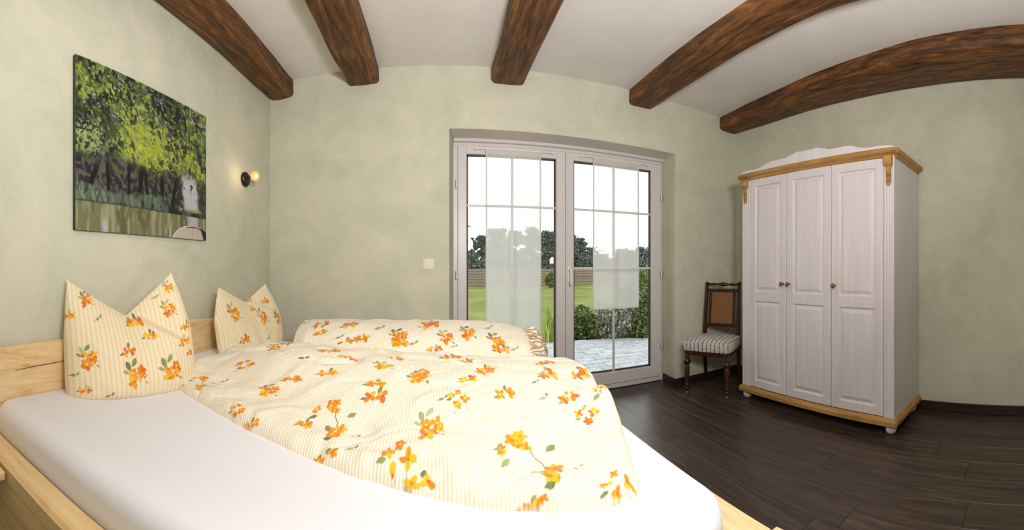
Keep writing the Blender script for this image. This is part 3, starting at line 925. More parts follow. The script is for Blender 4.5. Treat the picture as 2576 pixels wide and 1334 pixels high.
# back: top rail with turned ornament, panel rails, inner stiles, cane panel
def backy(z): return float(np.interp(z, [0.40, 0.52, 0.72, 0.90, 0.955], [0.190, 0.192, 0.212, 0.238, 0.246]))
m = MB()
yy = backy(0.945)
m.lathe([(0.010, -0.155), (0.012, -0.10), (0.016, -0.085), (0.009, -0.075), (0.010, -0.05), (0.017, -0.035), (0.012, -0.025), (0.020, -0.012), (0.023, 0), (0.020, 0.012), (0.012, 0.025), (0.017, 0.035), (0.010, 0.05), (0.009, 0.075), (0.016, 0.085), (0.012, 0.10), (0.010, 0.155)], (0, yy, 0.948), 14, 'x')
m.build('top_rail', M['chair_wood'], ch, world=False, smooth=True, angle=50)
m = MB()
m.box(-0.150, 0.150, backy(0.89) - 0.010, backy(0.89) + 0.010, 0.874, 0.906, 0.003)
m.build('upper_rail', M['chair_wood'], ch, world=False)
BX(-0.152, 0.152, backy(0.565) - 0.010, backy(0.565) + 0.010, 0.548, 0.580, bev=0.003).build('lower_rail', M['chair_wood'], ch, world=False)
for sx in (-1, 1):
    b = bmesh.new()
    rows = []
    for z in (0.575, 0.68, 0.78, 0.88):
        y_ = backy(z)
        rows.append([b.verts.new((sx * 0.119 + dx * 0.012, y_ + dy * 0.008, z)) for dx, dy in ((-1, -1), (1, -1), (1, 1), (-1, 1))])
    for i in range(len(rows) - 1):
        for k in range(4):
            b.faces.new((rows[i][k], rows[i][(k + 1) % 4], rows[i + 1][(k + 1) % 4], rows[i + 1][k]))
    b.faces.new(rows[0][::-1]); b.faces.new(rows[-1])
    bmesh.ops.recalc_face_normals(b, faces=b.faces)
    mb = MB(); mb.merge(b); mb.build('inner_stile', M['chair_wood'], ch, world=False)
b = bmesh.new()
rows = []
for z in (0.575, 0.68, 0.78, 0.88):
    y_ = backy(z)
    rows.append([b.verts.new((dx * 0.109, y_ + dy * 0.002, z)) for dx, dy in ((-1, -1), (1, -1), (1, 1), (-1, 1))])
for i in range(len(rows) - 1):
    for k in range(4):
        b.faces.new((rows[i][k], rows[i][(k + 1) % 4], rows[i + 1][(k + 1) % 4], rows[i + 1][k]))
b.faces.new(rows[0][::-1]); b.faces.new(rows[-1])
bmesh.ops.recalc_face_normals(b, faces=b.faces)
mb = MB(); mb.merge(b); mb.build('cane_panel', M['cane'], ch, world=False)

# ------------------------------------------------------------------ bed
ZM = 0.61                      # top of the mattress
BX0, BX1, BY0, BY1 = -1.333, 0.600, 0.574, 2.44
bed = empty('bed', (-0.35, 1.5, 0), label='wide double bed with thick natural pine frame and live-edge headboard', cat='bed')
def rough_board(name, x0, x1, y0, y1, z0, z1, along, mat, seed, amp=0.006, top_amp=0.010):
    n = 70
    b = bmesh.new()
    rows = []
    L0, L1 = (x0, x1) if along == 'x' else (y0, y1)
    for i in range(n):
        t = L0 + (L1 - L0) * i / (n - 1)
        f = lambda c, a: (float(vnoise(np.array(t * 4.0), np.array(c + 0.5), seed)) - 0.5) * 2 * a
        a0, a1 = (y0, y1) if along == 'x' else (x0, x1)
        zt = z1 + f(1, top_amp)
        c = 0.010
        sec = [(a0, z0), (a1, z0), (a1 + f(3, amp), zt - c), (a1 - c + f(3, amp), zt), ((a0 + a1) / 2, zt + 0.002), (a0 + c + f(5, amp), zt), (a0 + f(5, amp), zt - c)]
        rows.append([b.verts.new((t, q, z) if along == 'x' else (q, t, z)) for q, z in sec])
    k_ = len(rows[0])
    for i in range(n - 1):
        for k in range(k_):
            b.faces.new((rows[i][k], rows[i][(k + 1) % k_], rows[i + 1][(k + 1) % k_], rows[i + 1][k]))
    b.faces.new(rows[0][::-1]); b.faces.new(rows[-1])
    bmesh.ops.recalc_face_normals(b, faces=b.faces)
    mb = MB(); mb.merge(b)
    return mb.build(name, mat, bed, smooth=True, angle=40)
rough_board('headboard', XL + 0.010, XL + 0.046, 0.30, 2.72, 0.30, 0.803, 'y', M['pine_y'], 3, 0.005, 0.011)
MB().tube([(XL + 0.0475, 0.66, 0.716), (XL + 0.0475, 0.74, 0.722), (XL + 0.0475, 0.86, 0.724), (XL + 0.0475, 0.98, 0.732)], [0.0008, 0.0016, 0.0014, 0.0008], 6).build('crack', plain('wood_crack', (96, 62, 34), 0.9), bed)
rough_board('side_rail', XL + 0.046, 0.690, 0.492, 0.574, 0.17, 0.512, 'x', M['pine'], 5, 0.003, 0.003)
rough_board('side_rail', XL + 0.046, 0.690, 2.45, 2.535, 0.17, 0.520, 'x', M['pine'], 6, 0.003, 0.003)
rough_board('foot_rail', 0.605, 0.690, 0.574, 2.45, 0.17, 0.508, 'y', M['pine_y'], 8, 0.003, 0.003)
for lx, ly in ((0.60, 0.56), (0.60, 2.48), (-1.22, 0.56), (-1.22, 2.48)):
    BX(lx - 0.045, lx + 0.045, ly - 0.04, ly + 0.04, 0, 0.2, bev=0.006).build('leg', M['pine'], bed)
# slatted base (one board, hidden under the mattress)
BX(XL + 0.06, 0.60, 0.58, 2.44, 0.34, 0.375).build('slat_base', M['pine'], bed)

def rounded_slab(x0, x1, y0, y1, z0, z1, rc, rt, rb=0.01, nc=10, ne=8, res=36):
    """mattress: rounded corners in plan, rounded rim"""
    def outline(ins):
        pts = []
        r_ = max(rc - ins, 0.004)
        X0, X1, Y0, Y1 = x0 + ins, x1 - ins, y0 + ins, y1 - ins
        for (cx_, cy2, a_) in ((X1 - r_, Y0 + r_, -90), (X1 - r_, Y1 - r_, 0), (X0 + r_, Y1 - r_, 90), (X0 + r_, Y0 + r_, 180)):
            if a_ >= 90:      # square corners at the headboard
                cx_, r_ = X0 - ins + 0.02, 0.02
                cy2 = (Y1 - r_) if a_ == 90 else (Y0 + r_)
            for k in range(nc + 1):
                a = R(a_ + 90 * k / nc)
                pts.append((cx_ + r_ * math.cos(a), cy2 + r_ * math.sin(a)))
        return pts
    b = bmesh.new()
    rings = [(rb, z0), (0, z0 + rb)]
    for k in range(ne + 1):
        a = R(90 * k / ne)
        rings.append((rt * (1 - math.cos(a)), z1 - rt + rt * math.sin(a)))
    rv = [[b.verts.new((px, py, z)) for px, py in outline(i_)] for i_, z in rings]
    n = len(rv[0])
    for i in range(len(rv) - 1):
        for k in range(n):
            b.faces.new((rv[i][k], rv[i][(k + 1) % n], rv[i + 1][(k + 1) % n], rv[i + 1][k]))
    b.faces.new(rv[0][::-1]); b.faces.new(rv[-1])
    bmesh.ops.recalc_face_normals(b, faces=b.faces)
    return b
mt = empty('mattress', (-0.35, 1.5, 0.375), label='wide mattress under a smooth white fitted sheet', cat='mattress')
mb = MB(); mb.merge(rounded_slab(BX0 + 0.006, BX1, BY0 + 0.003, BY1, 0.376, ZM, 0.12, 0.052))
mb.build('fitted_sheet', M['sheet'], mt, smooth=True, angle=60)

# ------------------------------------------------------------------ floral print raster
def C3(c): return np.array(lin(c))
PALO = [(236, 150, 28), (230, 128, 34), (244, 186, 40), (222, 108, 48), (238, 168, 60)]
PALG = [(140, 150, 96), (168, 176, 124), (122, 134, 90), (190, 194, 156), (160, 160, 110)]
PALO = [(238, 158, 30), (232, 138, 36), (244, 190, 44), (222, 116, 52), (236, 164, 70)]
class Print:
    def __init__(s, x0, x1, y0, y1, res):
        s.x0, s.y0, s.res = x0, y0, res
        s.nx, s.ny = int((x1 - x0) / res), int((y1 - y0) / res)
        s.c = np.zeros((s.nx, s.ny, 3)); s.a = np.zeros((s.nx, s.ny))
    def _win(s, cx, cy, r):
        i0, i1 = max(0, int((cx - r - s.x0) / s.res)), min(s.nx, int((cx + r - s.x0) / s.res) + 2)
        j0, j1 = max(0, int((cy - r - s.y0) / s.res)), min(s.ny, int((cy + r - s.y0) / s.res) + 2)
        if i0 >= i1 or j0 >= j1: return None
        X, Y = np.meshgrid(s.x0 + np.arange(i0, i1) * s.res, s.y0 + np.arange(j0, j1) * s.res, indexing='ij')
        return i0, i1, j0, j1, X, Y
    def _put(s, w, a, col):
        i0, i1, j0, j1 = w[:4]
        a = np.clip(a, 0, 1)
        A = s.a[i0:i1, j0:j1]; Cc = s.c[i0:i1, j0:j1]
        Cc[:] = np.where(A[..., None] < 1e-3, col, Cc * (1 - a[..., None]) + col * a[..., None])
        A[:] = np.maximum(A, a)
    def ellipse(s, cx, cy, rx, ry, ang, col, soft=0.0016, sx=1, sy=1):
        r = max(rx * sx, ry * sy, rx * sy, ry * sx) + 0.004
        w = s._win(cx, cy, r)
        if not w: return
        X, Y = (w[4] - cx) / sx, (w[5] - cy) / sy
        u = X * math.cos(ang) + Y * math.sin(ang); v = -X * math.sin(ang) + Y * math.cos(ang)
        d = (1 - np.sqrt((u / rx) ** 2 + (v / ry) ** 2)) * min(rx, ry)
        s._put(w, d / soft + 0.5, C3(col))
    def blade(s, cx, cy, rx, ry, ang, col, sy=1):
        w = s._win(cx, cy, rx * max(1, sy) + 0.004)
        if not w: return
        X, Y = w[4] - cx, (w[5] - cy) / sy
        u = X * math.cos(ang) + Y * math.sin(ang); v = -X * math.sin(ang) + Y * math.cos(ang)
        d = (1 - (u / rx) ** 2) * ry * (1 + 0.35 * u / rx) - np.abs(v + 0.12 * ry * np.sin(u / rx * 3))
        s._put(w, d / 0.0016 + 0.5, C3(col))
    def line(s, x0, y0, x1, y1, wd, col, al=0.8):
        cx, cy = (x0 + x1) / 2, (y0 + y1) / 2
        w = s._win(cx, cy, math.hypot(x1 - x0, y1 - y0) / 2 + 0.006)
        if not w: return
        dx, dy = x1 - x0, y1 - y0
        L2 = dx * dx + dy * dy + 1e-9
        t = np.clip(((w[4] - x0) * dx + (w[5] - y0) * dy) / L2, 0, 1)
        d = np.hypot(w[4] - x0 - t * dx, w[5] - y0 - t * dy)
        s._put(w, ((wd - d) / 0.0014 + 0.5).clip(0, 1) * al, C3(col))
    def flower(s, cx, cy, r, rng, sy=1.3, tone=0):
        n = rng.choice([4, 5, 5])
        a0 = rng.random() * 6.28
        for k in range(n):
            if rng.random() < 0.12: continue
            a = a0 + k * 6.283 / n
            col = PALO[rng.randrange(0, 3)] if tone == 0 else PALO[rng.randrange(1, 5)]
            s.ellipse(cx + math.cos(a) * r * 0.58, cy + math.sin(a) * r * 0.58 * sy, r * rng.uniform(0.46, 0.62), r * rng.uniform(0.34, 0.46), a, col, sy=sy)
        s.ellipse(cx, cy, r * 0.22, r * 0.2, 0, rng.choice([(206, 92, 30), (250, 224, 150), (214, 120, 24)]), sy=sy)
    def leaf(s, cx, cy, r, ang, rng, sy=1.3):
        r *= 0.95
        s.blade(cx, cy, r, r * 0.46, ang, rng.choice(PALG), min(sy, 1.5))
        s.line(cx - math.cos(ang) * r * 0.8, cy - math.sin(ang) * r * 0.8 * sy, cx + math.cos(ang) * r * 0.8, cy + math.sin(ang) * r * 0.8 * sy, 0.0006, (96, 108, 70), 0.5)
    def motif(s, cx, cy, kind, sc, seed, sy=1.3, tone=0):
        rng = random.Random(seed)
        if kind == 'ring':        # four flowers round a gap, leaf and sprigs
            for (dx, dy, r) in ((-0.030, 0.014, 0.017), (0.0, 0.032, 0.014), (0.026, 0.0, 0.020), (-0.008, -0.026, 0.018)):
                s.flower(cx + dx * sc, cy + dy * sc * sy, r * sc, rng, sy, tone)
            s.leaf(cx - 0.042 * sc, cy - 0.008 * sc * sy, 0.015 * sc, 0.4, rng, sy)
            s.line(cx, cy - 0.03 * sc * sy, cx - 0.022 * sc, cy - 0.062 * sc * sy, 0.0009, (150, 158, 120))
            s.line(cx + 0.02 * sc, cy - 0.01 * sc * sy, cx + 0.034 * sc, cy - 0.054 * sc * sy, 0.0009, (150, 158, 120))
            s.leaf(cx - 0.024 * sc, cy - 0.062 * sc * sy, 0.007 * sc, 1.0, rng, sy)
        elif kind == 'branch':    # upper cluster, curving stem, big flower below, side leaf
            for (dx, dy, r) in ((-0.018, 0.062, 0.019), (0.006, 0.070, 0.017), (0.0, 0.044, 0.015), (0.016, 0.040, 0.012), (-0.052, 0.038, 0.013), (-0.056, 0.026, 0.010)):
                s.flower(cx + dx * sc, cy + dy * sc * sy, r * sc, rng, sy, tone)
            s.leaf(cx - 0.052 * sc, cy + 0.0 * sc, 0.016 * sc, 0.7, rng, sy)
            pts = [(0.016, 0.034), (0.022, 0.012), (0.036, -0.006), (0.040, -0.026)]
            for p_, q_ in zip(pts, pts[1:]):
                s.line(cx + p_[0] * sc, cy + p_[1] * sc * sy, cx + q_[0] * sc, cy + q_[1] * sc * sy, 0.0018, (130, 138, 84), 0.95)
            for (dx, dy, r) in ((0.044, -0.046, 0.026), (0.056, -0.030, 0.020), (0.036, -0.058, 0.017)):
                s.flower(cx + dx * sc, cy + dy * sc * sy, r * sc, rng, sy, tone)
            s.leaf(cx + 0.014 * sc, cy - 0.036 * sc * sy, 0.019 * sc, 2.2, rng, sy)
            s.leaf(cx + 0.026 * sc, cy - 0.074 * sc * sy, 0.014 * sc, 0.1, rng, sy)
            s.leaf(cx + 0.072 * sc, cy + 0.030 * sc * sy, 0.018 * sc, 0.5, rng, sy)
            s.line(cx + 0.05 * sc, cy + 0.026 * sc * sy, cx + 0.07 * sc, cy + 0.030 * sc * sy, 0.0008, (160, 166, 120), 0.6)
            s.line(cx + 0.075 * sc, cy - 0.046 * sc * sy, cx + 0.125 * sc, cy - 0.044 * sc * sy, 0.0008, (150, 158, 120), 0.8)
            s.leaf(cx + 0.116 * sc, cy - 0.040 * sc * sy, 0.008 * sc, 0.6, rng, sy)
            s.leaf(cx + 0.098 * sc, cy - 0.048 * sc * sy, 0.006 * sc, -0.6, rng, sy)
        elif kind == 'bunch':     # tight bouquet with leaves at the top left
            s.leaf(cx - 0.026 * sc, cy + 0.030 * sc * sy, 0.020 * sc, 2.0, rng, sy)
            s.leaf(cx - 0.004 * sc, cy + 0.042 * sc * sy, 0.018 * sc, 0.9, rng, sy)
            s.leaf(cx - 0.036 * sc, cy + 0.012 * sc * sy, 0.014 * sc, 2.8, rng, sy)
            for (dx, dy, r) in ((0.018, 0.016, 0.017), (-0.012, 0.010, 0.016), (-0.010, -0.020, 0.022), (0.014, -0.008, 0.014), (0.028, 0.0, 0.010)):
                s.flower(cx + dx * sc, cy + dy * sc * sy, r * sc, rng, sy, tone)
            s.line(cx + 0.025 * sc, cy, cx + 0.048 * sc, cy - 0.014 * sc * sy, 0.0009, (170, 172, 140), 0.6)
            s.leaf(cx + 0.034 * sc, cy - 0.024 * sc * sy, 0.009 * sc, -0.7, rng, sy)
        elif kind == 'pair':
            for (dx, dy, r) in ((-0.022, 0.0, 0.020), (0.018, 0.006, 0.022)):
                s.flower(cx + dx * sc, cy + dy * sc * sy, r * sc, rng, sy, tone)
            s.leaf(cx + 0.004 * sc, cy + 0.026 * sc * sy, 0.016 * sc, 1.4, rng, sy)
            s.leaf(cx - 0.042 * sc, cy - 0.010 * sc * sy, 0.011 * sc, 0.4, rng, sy)
        else:                     # sprig: leaves only
            s.leaf(cx, cy, 0.013 * sc, 0.5, rng, sy)
            s.leaf(cx + 0.018 * sc, cy + 0.010 * sc * sy, 0.010 * sc, 1.2, rng, sy)
            s.line(cx - 0.02 * sc, cy - 0.01 * sc, cx + 0.02 * sc, cy + 0.012 * sc * sy, 0.0009, (130, 140, 100))
    def sample(s, U, V):
        fu = (U - s.x0) / s.res; fv = (V - s.y0) / s.res
        iu = np.clip(np.floor(fu).astype(int), 0, s.nx - 2); iv = np.clip(np.floor(fv).astype(int), 0, s.ny - 2)
        du = np.clip(fu - iu, 0, 1)[..., None]; dv = np.clip(fv - iv, 0, 1)[..., None]
        T = np.concatenate([s.c * s.a[..., None], s.a[..., None]], 2)
        q = (T[iu, iv] * (1 - du) + T[iu + 1, iv] * du) * (1 - dv) + (T[iu, iv + 1] * (1 - du) + T[iu + 1, iv + 1] * du) * dv
        a = q[..., 3:4]
        return np.concatenate([q[..., :3] / np.maximum(a, 1e-4), a], -1)

# ------------------------------------------------------------------ duvets
#DUVET_BEGIN
def curve(pts, s):
    ss = [p[0] for p in pts]
    k = np.array([p[1:] for p in pts], float)
    x_ = np.interp(s, ss, k[:, 0]); y_ = np.interp(s, ss, k[:, 1])
    return x_, y_
def soft_interp(s, pts, w=0.02):
    a = [p[0] for p in pts]; b_ = [p[1] for p in pts]
    return sum(np.interp(np.clip(s + d, 0, 1), a, b_) for d in (-2 * w, -w, 0, w, 2 * w)) / 5
N1 = [(0, -1.065, 1.34), (.04, -1.055, 1.265), (.12, -.95, 1.20), (.25, -.69, 1.09), (.35, -.543, 1.03), (.45, -.363, .965), (.55, -.214, .905),
      (.63, -.095, .865), (.70, 0, .832), (.80, .16, .775), (.90, .285, .738), (.96, .37, .722), (1.0, .425, .728)]
F1 = [(0, -1.06, 1.44), (.05, -1.055, 1.62), (.12, -.98, 1.76), (.25, -.78, 1.83), (.5, -.25, 1.84), (.8, .35, 1.82), (1.0, .595, 1.74)]
def duvet_near(nu, nv):
    s = np.linspace(0, 1, nu)[:, None] * np.ones((1, nv))
    v = np.ones((nu, 1)) * np.linspace(0, 1, nv)[None, :]
    v = v + 0.0 * s
    nx, ny = curve(N1, s); fx, fy = curve(F1, s)
    X = nx + (fx - nx) * v; Y = ny + (fy - ny) * v
    X = X + 0.075 * np.sin(math.pi * np.clip(v * 1.05, 0, 1)) * smooth01((s - 0.6) / 0.4) ** 2
    # height
    ridge = soft_interp(s, [(0, .07), (.08, .095), (.18, .115), (.28, .165), (.36, .165), (.5, .145), (.7, .135), (.85, .125), (1, .12)])
    edge = 0.050
    pn = np.sqrt(np.clip(1 - (1 - np.clip(v / 0.055, 0, 1)) ** 2, 0, 1)) * edge
    rise = smooth01((v - 0.02) / 0.66) ** 1.0
    body = pn + (ridge - edge) * rise
    dn = np.clip((v - 0.74) / 0.26, 0, 1)
    body = body * np.sqrt(np.clip(1 - dn ** 2.2, 0, 1))
    e0 = np.sqrt(np.clip(1 - (1 - np.clip(s / 0.07, 0, 1)) ** 2, 0, 1))
    e1w = 0.034
    e1 = np.sqrt(np.clip(1 - (1 - np.clip((1 - s) / e1w, 0, 1)) ** 2, 0, 1))
    Z = body * e0 * e1
    foot = smooth01((s - 0.86) / 0.12)
    Z = Z * (1 + foot * (0.45 * np.exp(-((v - 0.37) / 0.08) ** 2) - 0.22 * np.exp(-((v - 0.24) / 0.05) ** 2) - 0.16 * np.exp(-((v - 0.50) / 0.035) ** 2)))
    amp = np.clip(Z / 0.05, 0, 1)
    # quilting puffs and creases
    big = fbm(X * 4.2 + 3, Y * 5.5, 5, 2) - 0.5
    Z = Z + amp * big * 0.030
    cr = fbm((X * 0.55 - Y * 0.85) * 9 + 2 * big, (X * 0.85 + Y * 0.55) * 1.6, 9, 3)
    Z = Z + amp * (cr - 0.5) * 0.032
    cr2 = 1 - np.abs(fbm((X * 0.35 + Y * 0.95) * 7 + 1.5 * big, (X * 0.95 - Y * 0.35) * 2.1, 15, 2) * 2 - 1)
    Z = Z - amp * np.clip(cr2 - 0.84, 0, 1) * 0.085
    fine = fbm(X * 26, Y * 18, 27, 2) - 0.5
    Z = Z + amp * fine * 0.004
    # gathered crimps along the near hem
    hem = np.exp(-((v - 0.02) / 0.05) ** 2) * amp
    Z = Z + hem * 0.006 * (vnoise(s * 60, s * 0 + 3.5, 4) - 0.5) * 2
    Y = Y - 0.012 * (fbm(s * 22, s * 0, 8, 2) - 0.5) * np.exp(-(v / 0.08) ** 2)
    return X, Y, Z, s, v
N2 = [(0, -.795, 2.02), (.05, -.775, 1.90), (.12, -.70, 1.85), (.5, -.1, 1.84), (.85, .44, 1.87), (.95, .55, 1.93), (1, .60, 2.02)]
F2 = [(0, -.79, 2.18), (.05, -.77, 2.30), (.12, -.70, 2.37), (.5, -.1, 2.39), (.85, .46, 2.38), (.95, .58, 2.32), (1, .63, 2.20)]
def duvet_far(nu, nv):
    s = np.linspace(0, 1, nu)[:, None] * np.ones((1, nv))
    v = np.ones((nu, 1)) * np.linspace(0, 1, nv)[None, :]
    vv = 0.5 - 0.5 * np.cos(math.pi * v)
    nx, ny = curve(N2, s); fx, fy = curve(F2, s)
    X = nx + (fx - nx) * vv; Y = ny + (fy - ny) * vv
    hgt = soft_interp(s, [(0, .175), (.08, .205), (.3, .215), (.55, .208), (.75, .185), (.88, .155), (1, .09)])
    prof = (1 - np.abs(2 * vv - 1) ** 2.4) ** 0.5
    e0 = np.sqrt(np.clip(1 - (1 - np.clip(s / 0.05, 0, 1)) ** 2, 0, 1))
    e1 = np.sqrt(np.clip(1 - (1 - np.clip((1 - s) / 0.06, 0, 1)) ** 2, 0, 1))
    Z = hgt * prof * e0 * e1
    amp = np.clip(Z / 0.06, 0, 1)
    Z = Z + amp * ((fbm(X * 4.5, Y * 7, 35, 2) - 0.5) * 0.030 + (fbm((X - Y) * 10, (X + Y) * 3, 39, 3) - 0.5) * 0.016)
    # bunched gathers at the foot end
    gth = smooth01((s - 0.86) / 0.08)
    fold = np.abs(((v * 9 + 0.8 * vnoise(s * 12, v * 3, 6)) % 1.0) - 0.5) * 2
    fold2 = vnoise(s * 30 + v * 20, v * 26, 12)
    Z = Z + amp * gth * ((fold - 0.5) * 0.040 + (fold2 - 0.5) * 0.042)
    X = X + gth * amp * 0.012 * (vnoise(v * 14, s * 10, 18) - 0.5)
    return X, Y, Z, s, v
#DUVET_END

# print positions on the cloth (metres on the bed), measured from the photograph
MOTIFS1 = [
#MOTIFS1
    (-0.024, 1.058, 'bunch', 1.0, 1.9, 0), (-0.099, 0.918, 'ring', 0.95, 1.91, 0), (-0.04, 0.856, 'pair', 0.95, 0.87, 0), (0.063, 1.198, 'ring', 0.75, 1.56, 0),
    (0.214, 1.212, 'pair', 0.8, 1.88, 0), (0.207, 0.883, 'branch', 1.0, 1.49, 0), (0.403, 1.133, 'pair', 0.8, 1.8, 1), (0.427, 1.039, 'ring', 0.8, 1.18, 1),
    (0.377, 0.743, 'ring', 0.85, 0.86, 0), (0.192, 0.771, 'pair', 0.85, 0.48, 0), (0.324, 1.158, 'sprig', 1.1, 2.41, 1), (0.106, 1.336, 'pair', 0.9, 0.8, 1),
    (-0.073, 1.356, 'bunch', 0.95, 1.29, 0), (0.403, 1.362, 'pair', 1.0, 2.35, 1), (0.527, 1.34, 'pair', 0.8, 2.6, 1), (0.333, 1.304, 'sprig', 0.9, 0.95, 1),
    (-0.913, 1.246, 'branch', 0.75, 0.96, 0), (-0.984, 1.227, 'pair', 0.5, 0.8, 0), (-0.781, 1.401, 'ring', 1.0, 0.8, 1), (-0.584, 1.223, 'bunch', 1.0, 0.8, 0),
    (-0.522, 1.29, 'pair', 0.9, 0.91, 0), (-0.631, 1.078, 'ring', 0.7, 0.8, 0), (-0.558, 1.038, 'pair', 0.75, 0.8, 0), (-0.328, 1.093, 'branch', 0.9, 1.34, 0),
    (-0.389, 1.053, 'pair', 0.6, 1.55, 0), (-0.289, 0.94, 'pair', 0.9, 0.8, 0), (-0.216, 1.293, 'pair', 0.9, 1.07, 0), (-0.201, 1.22, 'pair', 1.0, 1.7, 1),
    (-0.208, 1.427, 'bunch', 1.0, 0.8, 0), (-0.365, 1.507, 'pair', 0.9, 0.95, 1), (-0.46, 1.556, 'pair', 1.0, 2.6, 1), (-0.548, 1.443, 'sprig', 1.4, 0.8, 1),
    (-0.402, 1.344, 'pair', 0.9, 1.09, 0), (-0.7, 1.671, 'pair', 0.9, 2.6, 1), (-0.727, 1.579, 'bunch', 1.0, 0.8, 1), (-0.063, 1.389, 'bunch', 0.9, 1.01, 0),
    (0.055, 1.624, 'pair', 1.1, 2.6, 1), (0.113, 1.565, 'pair', 0.9, 0.8, 1), (0.178, 1.44, 'pair', 0.9, 2.01, 0), (0.432, 1.491, 'pair', 1.0, 1.24, 1),
    (-0.174, 1.538, 'pair', 0.8, 0.97, 0), (0.007, 1.193, 'sprig', 0.9, 1.92, 0), (0.478, 1.091, 'sprig', 1.2, 1.43, 1), (0.508, 1.128, 'pair', 0.6, 1.74, 1),
    (-0.827, 1.298, 'sprig', 1.0, 0.8, 0), (-0.227, 0.956, 'sprig', 0.8, 1.69, 0), (0.143, 0.936, 'sprig', 0.8, 2.31, 0),
#END1
]
def build_duvet(fn, nu, nv, motifs, name, label, rnd_seed, sy, sc=1.0, fill=None):
    X, Y, Z, s, v = fn(nu, nv)
    P = np.stack([X, Y, ZM - 0.004 + Z], -1)
    pr = Print(X.min() - 0.1, X.max() + 0.1, Y.min() - 0.4, Y.max() + 0.4, 0.0013)
    # cloth coordinate: y measured along the cloth over the near edge
    d = np.sqrt(np.diff(Y, axis=1) ** 2 + np.diff(Z, axis=1) ** 2)
    cum = np.concatenate([np.zeros((nu, 1)), np.cumsum(d, 1)], 1)
    mid = int(nv * 0.35)
    V = Y[:, mid:mid + 1] + (cum - cum[:, mid:mid + 1])
    for k, m_ in enumerate(motifs):
        px, py, kind, scl = m_[:4]
        j = int(np.argmin((X - px) ** 2 + (Y - py) ** 2))
        pr.motif(px, float(V.ravel()[j]), kind, scl * sc, 100 + k + rnd_seed, m_[4] if len(m_) > 4 else sy, m_[5] if len(m_) > 5 else 0)
    root = empty(name, (float(X.mean()), float(Y.mean()), ZM), label=label, cat='duvet')
    o = grid_mesh('duvet_cover', P, M['print'], root, uv=np.stack([X, V], -1), color=pr.sample(X, V))
    return root, o
build_duvet(duvet_near, 860, 480, MOTIFS1, 'duvet', 'large cream duvet with orange flowers spread over the near side of the bed', 0, 1.5)
MOTIFS2 = [
#MOTIFS2
    (-0.638, 2.004, 'pair', 1.035, 2.14, 1), (-0.615, 1.93, 'pair', 0.9199999999999999, 1.0, 0), (-0.471, 1.992, 'pair', 1.035, 1.51, 1), (-0.469, 1.89, 'pair', 0.9199999999999999, 0.87, 1),
    (-0.387, 1.902, 'pair', 1.035, 0.96, 0), (-0.319, 1.972, 'sprig', 1.4949999999999999, 1.42, 0), (-0.2, 1.913, 'bunch', 1.265, 1.03, 1), (-0.186, 1.883, 'pair', 0.9199999999999999, 0.85, 0),
    (-0.135, 1.886, 'sprig', 1.38, 0.87, 0), (-0.048, 2.033, 'pair', 1.265, 2.38, 1), (0.037, 1.927, 'bunch', 1.035, 1.15, 1), (0.152, 1.983, 'bunch', 1.035, 1.61, 1),
    (-0.018, 1.874, 'pair', 0.9199999999999999, 0.83, 1), (0.298, 1.939, 'bunch', 1.15, 1.16, 1), (0.322, 1.898, 'pair', 1.15, 0.88, 1), (0.265, 2.054, 'sprig', 1.38, 2.12, 0),
    (-0.756, 2.055, 'sprig', 1.15, 2.19, 0), (0.375, 1.904, 'sprig', 1.38, 0.9, 0), (0.07, 1.888, 'sprig', 1.035, 0.87, 0), (-0.517, 1.908, 'sprig', 1.15, 0.97, 0),
#END2
]
r2, o2 = build_duvet(duvet_far, 560, 260, MOTIFS2, 'duvet', 'rolled cream floral duvet lying along the far side of the bed', 500, 1.2)

# bunched opening of the far duvet: narrow gathers of the cover at its foot end
Xg, Yg, Zg, sg, vg = duvet_far(400, 240)
gm = MB()
rg = random.Random(4)
for k in range(30):
    v0 = 0.05 + 0.021 * k
    pts = []
    for j in range(9):
        f = j / 8
        ss = 0.872 + 0.025 * ((k * 7) % 5) / 5 * (1 - f) + 0.108 * f
        vv = v0 + 0.012 * math.sin(f * 5 + k) + (0.33 - v0) * 0.10 * (1 - f)
        a, b2 = min(399, int(ss * 399)), max(0, min(239, int(vv * 239)))
        pts.append((Xg[a, b2] + 0.004 * f, Yg[a, b2] - 0.003, ZM + Zg[a, b2] - 0.002))
    rr = 0.0036 * rg.uniform(0.7, 1.2)
    gm.tube(pts, [rr * q for q in (0.3, 0.7, 0.95, 1, 1, 1, 1, 0.9, 0.5)], 7)
M['gather'] = plain('gathered_cover_edge', (196, 168, 128), 0.85, 0.1, var=0.3, scale=60)  # tan of the seam stripes, with fold shading put into the colour
gm.build('gathered_opening', M['gather'], r2, smooth=True, angle=80)

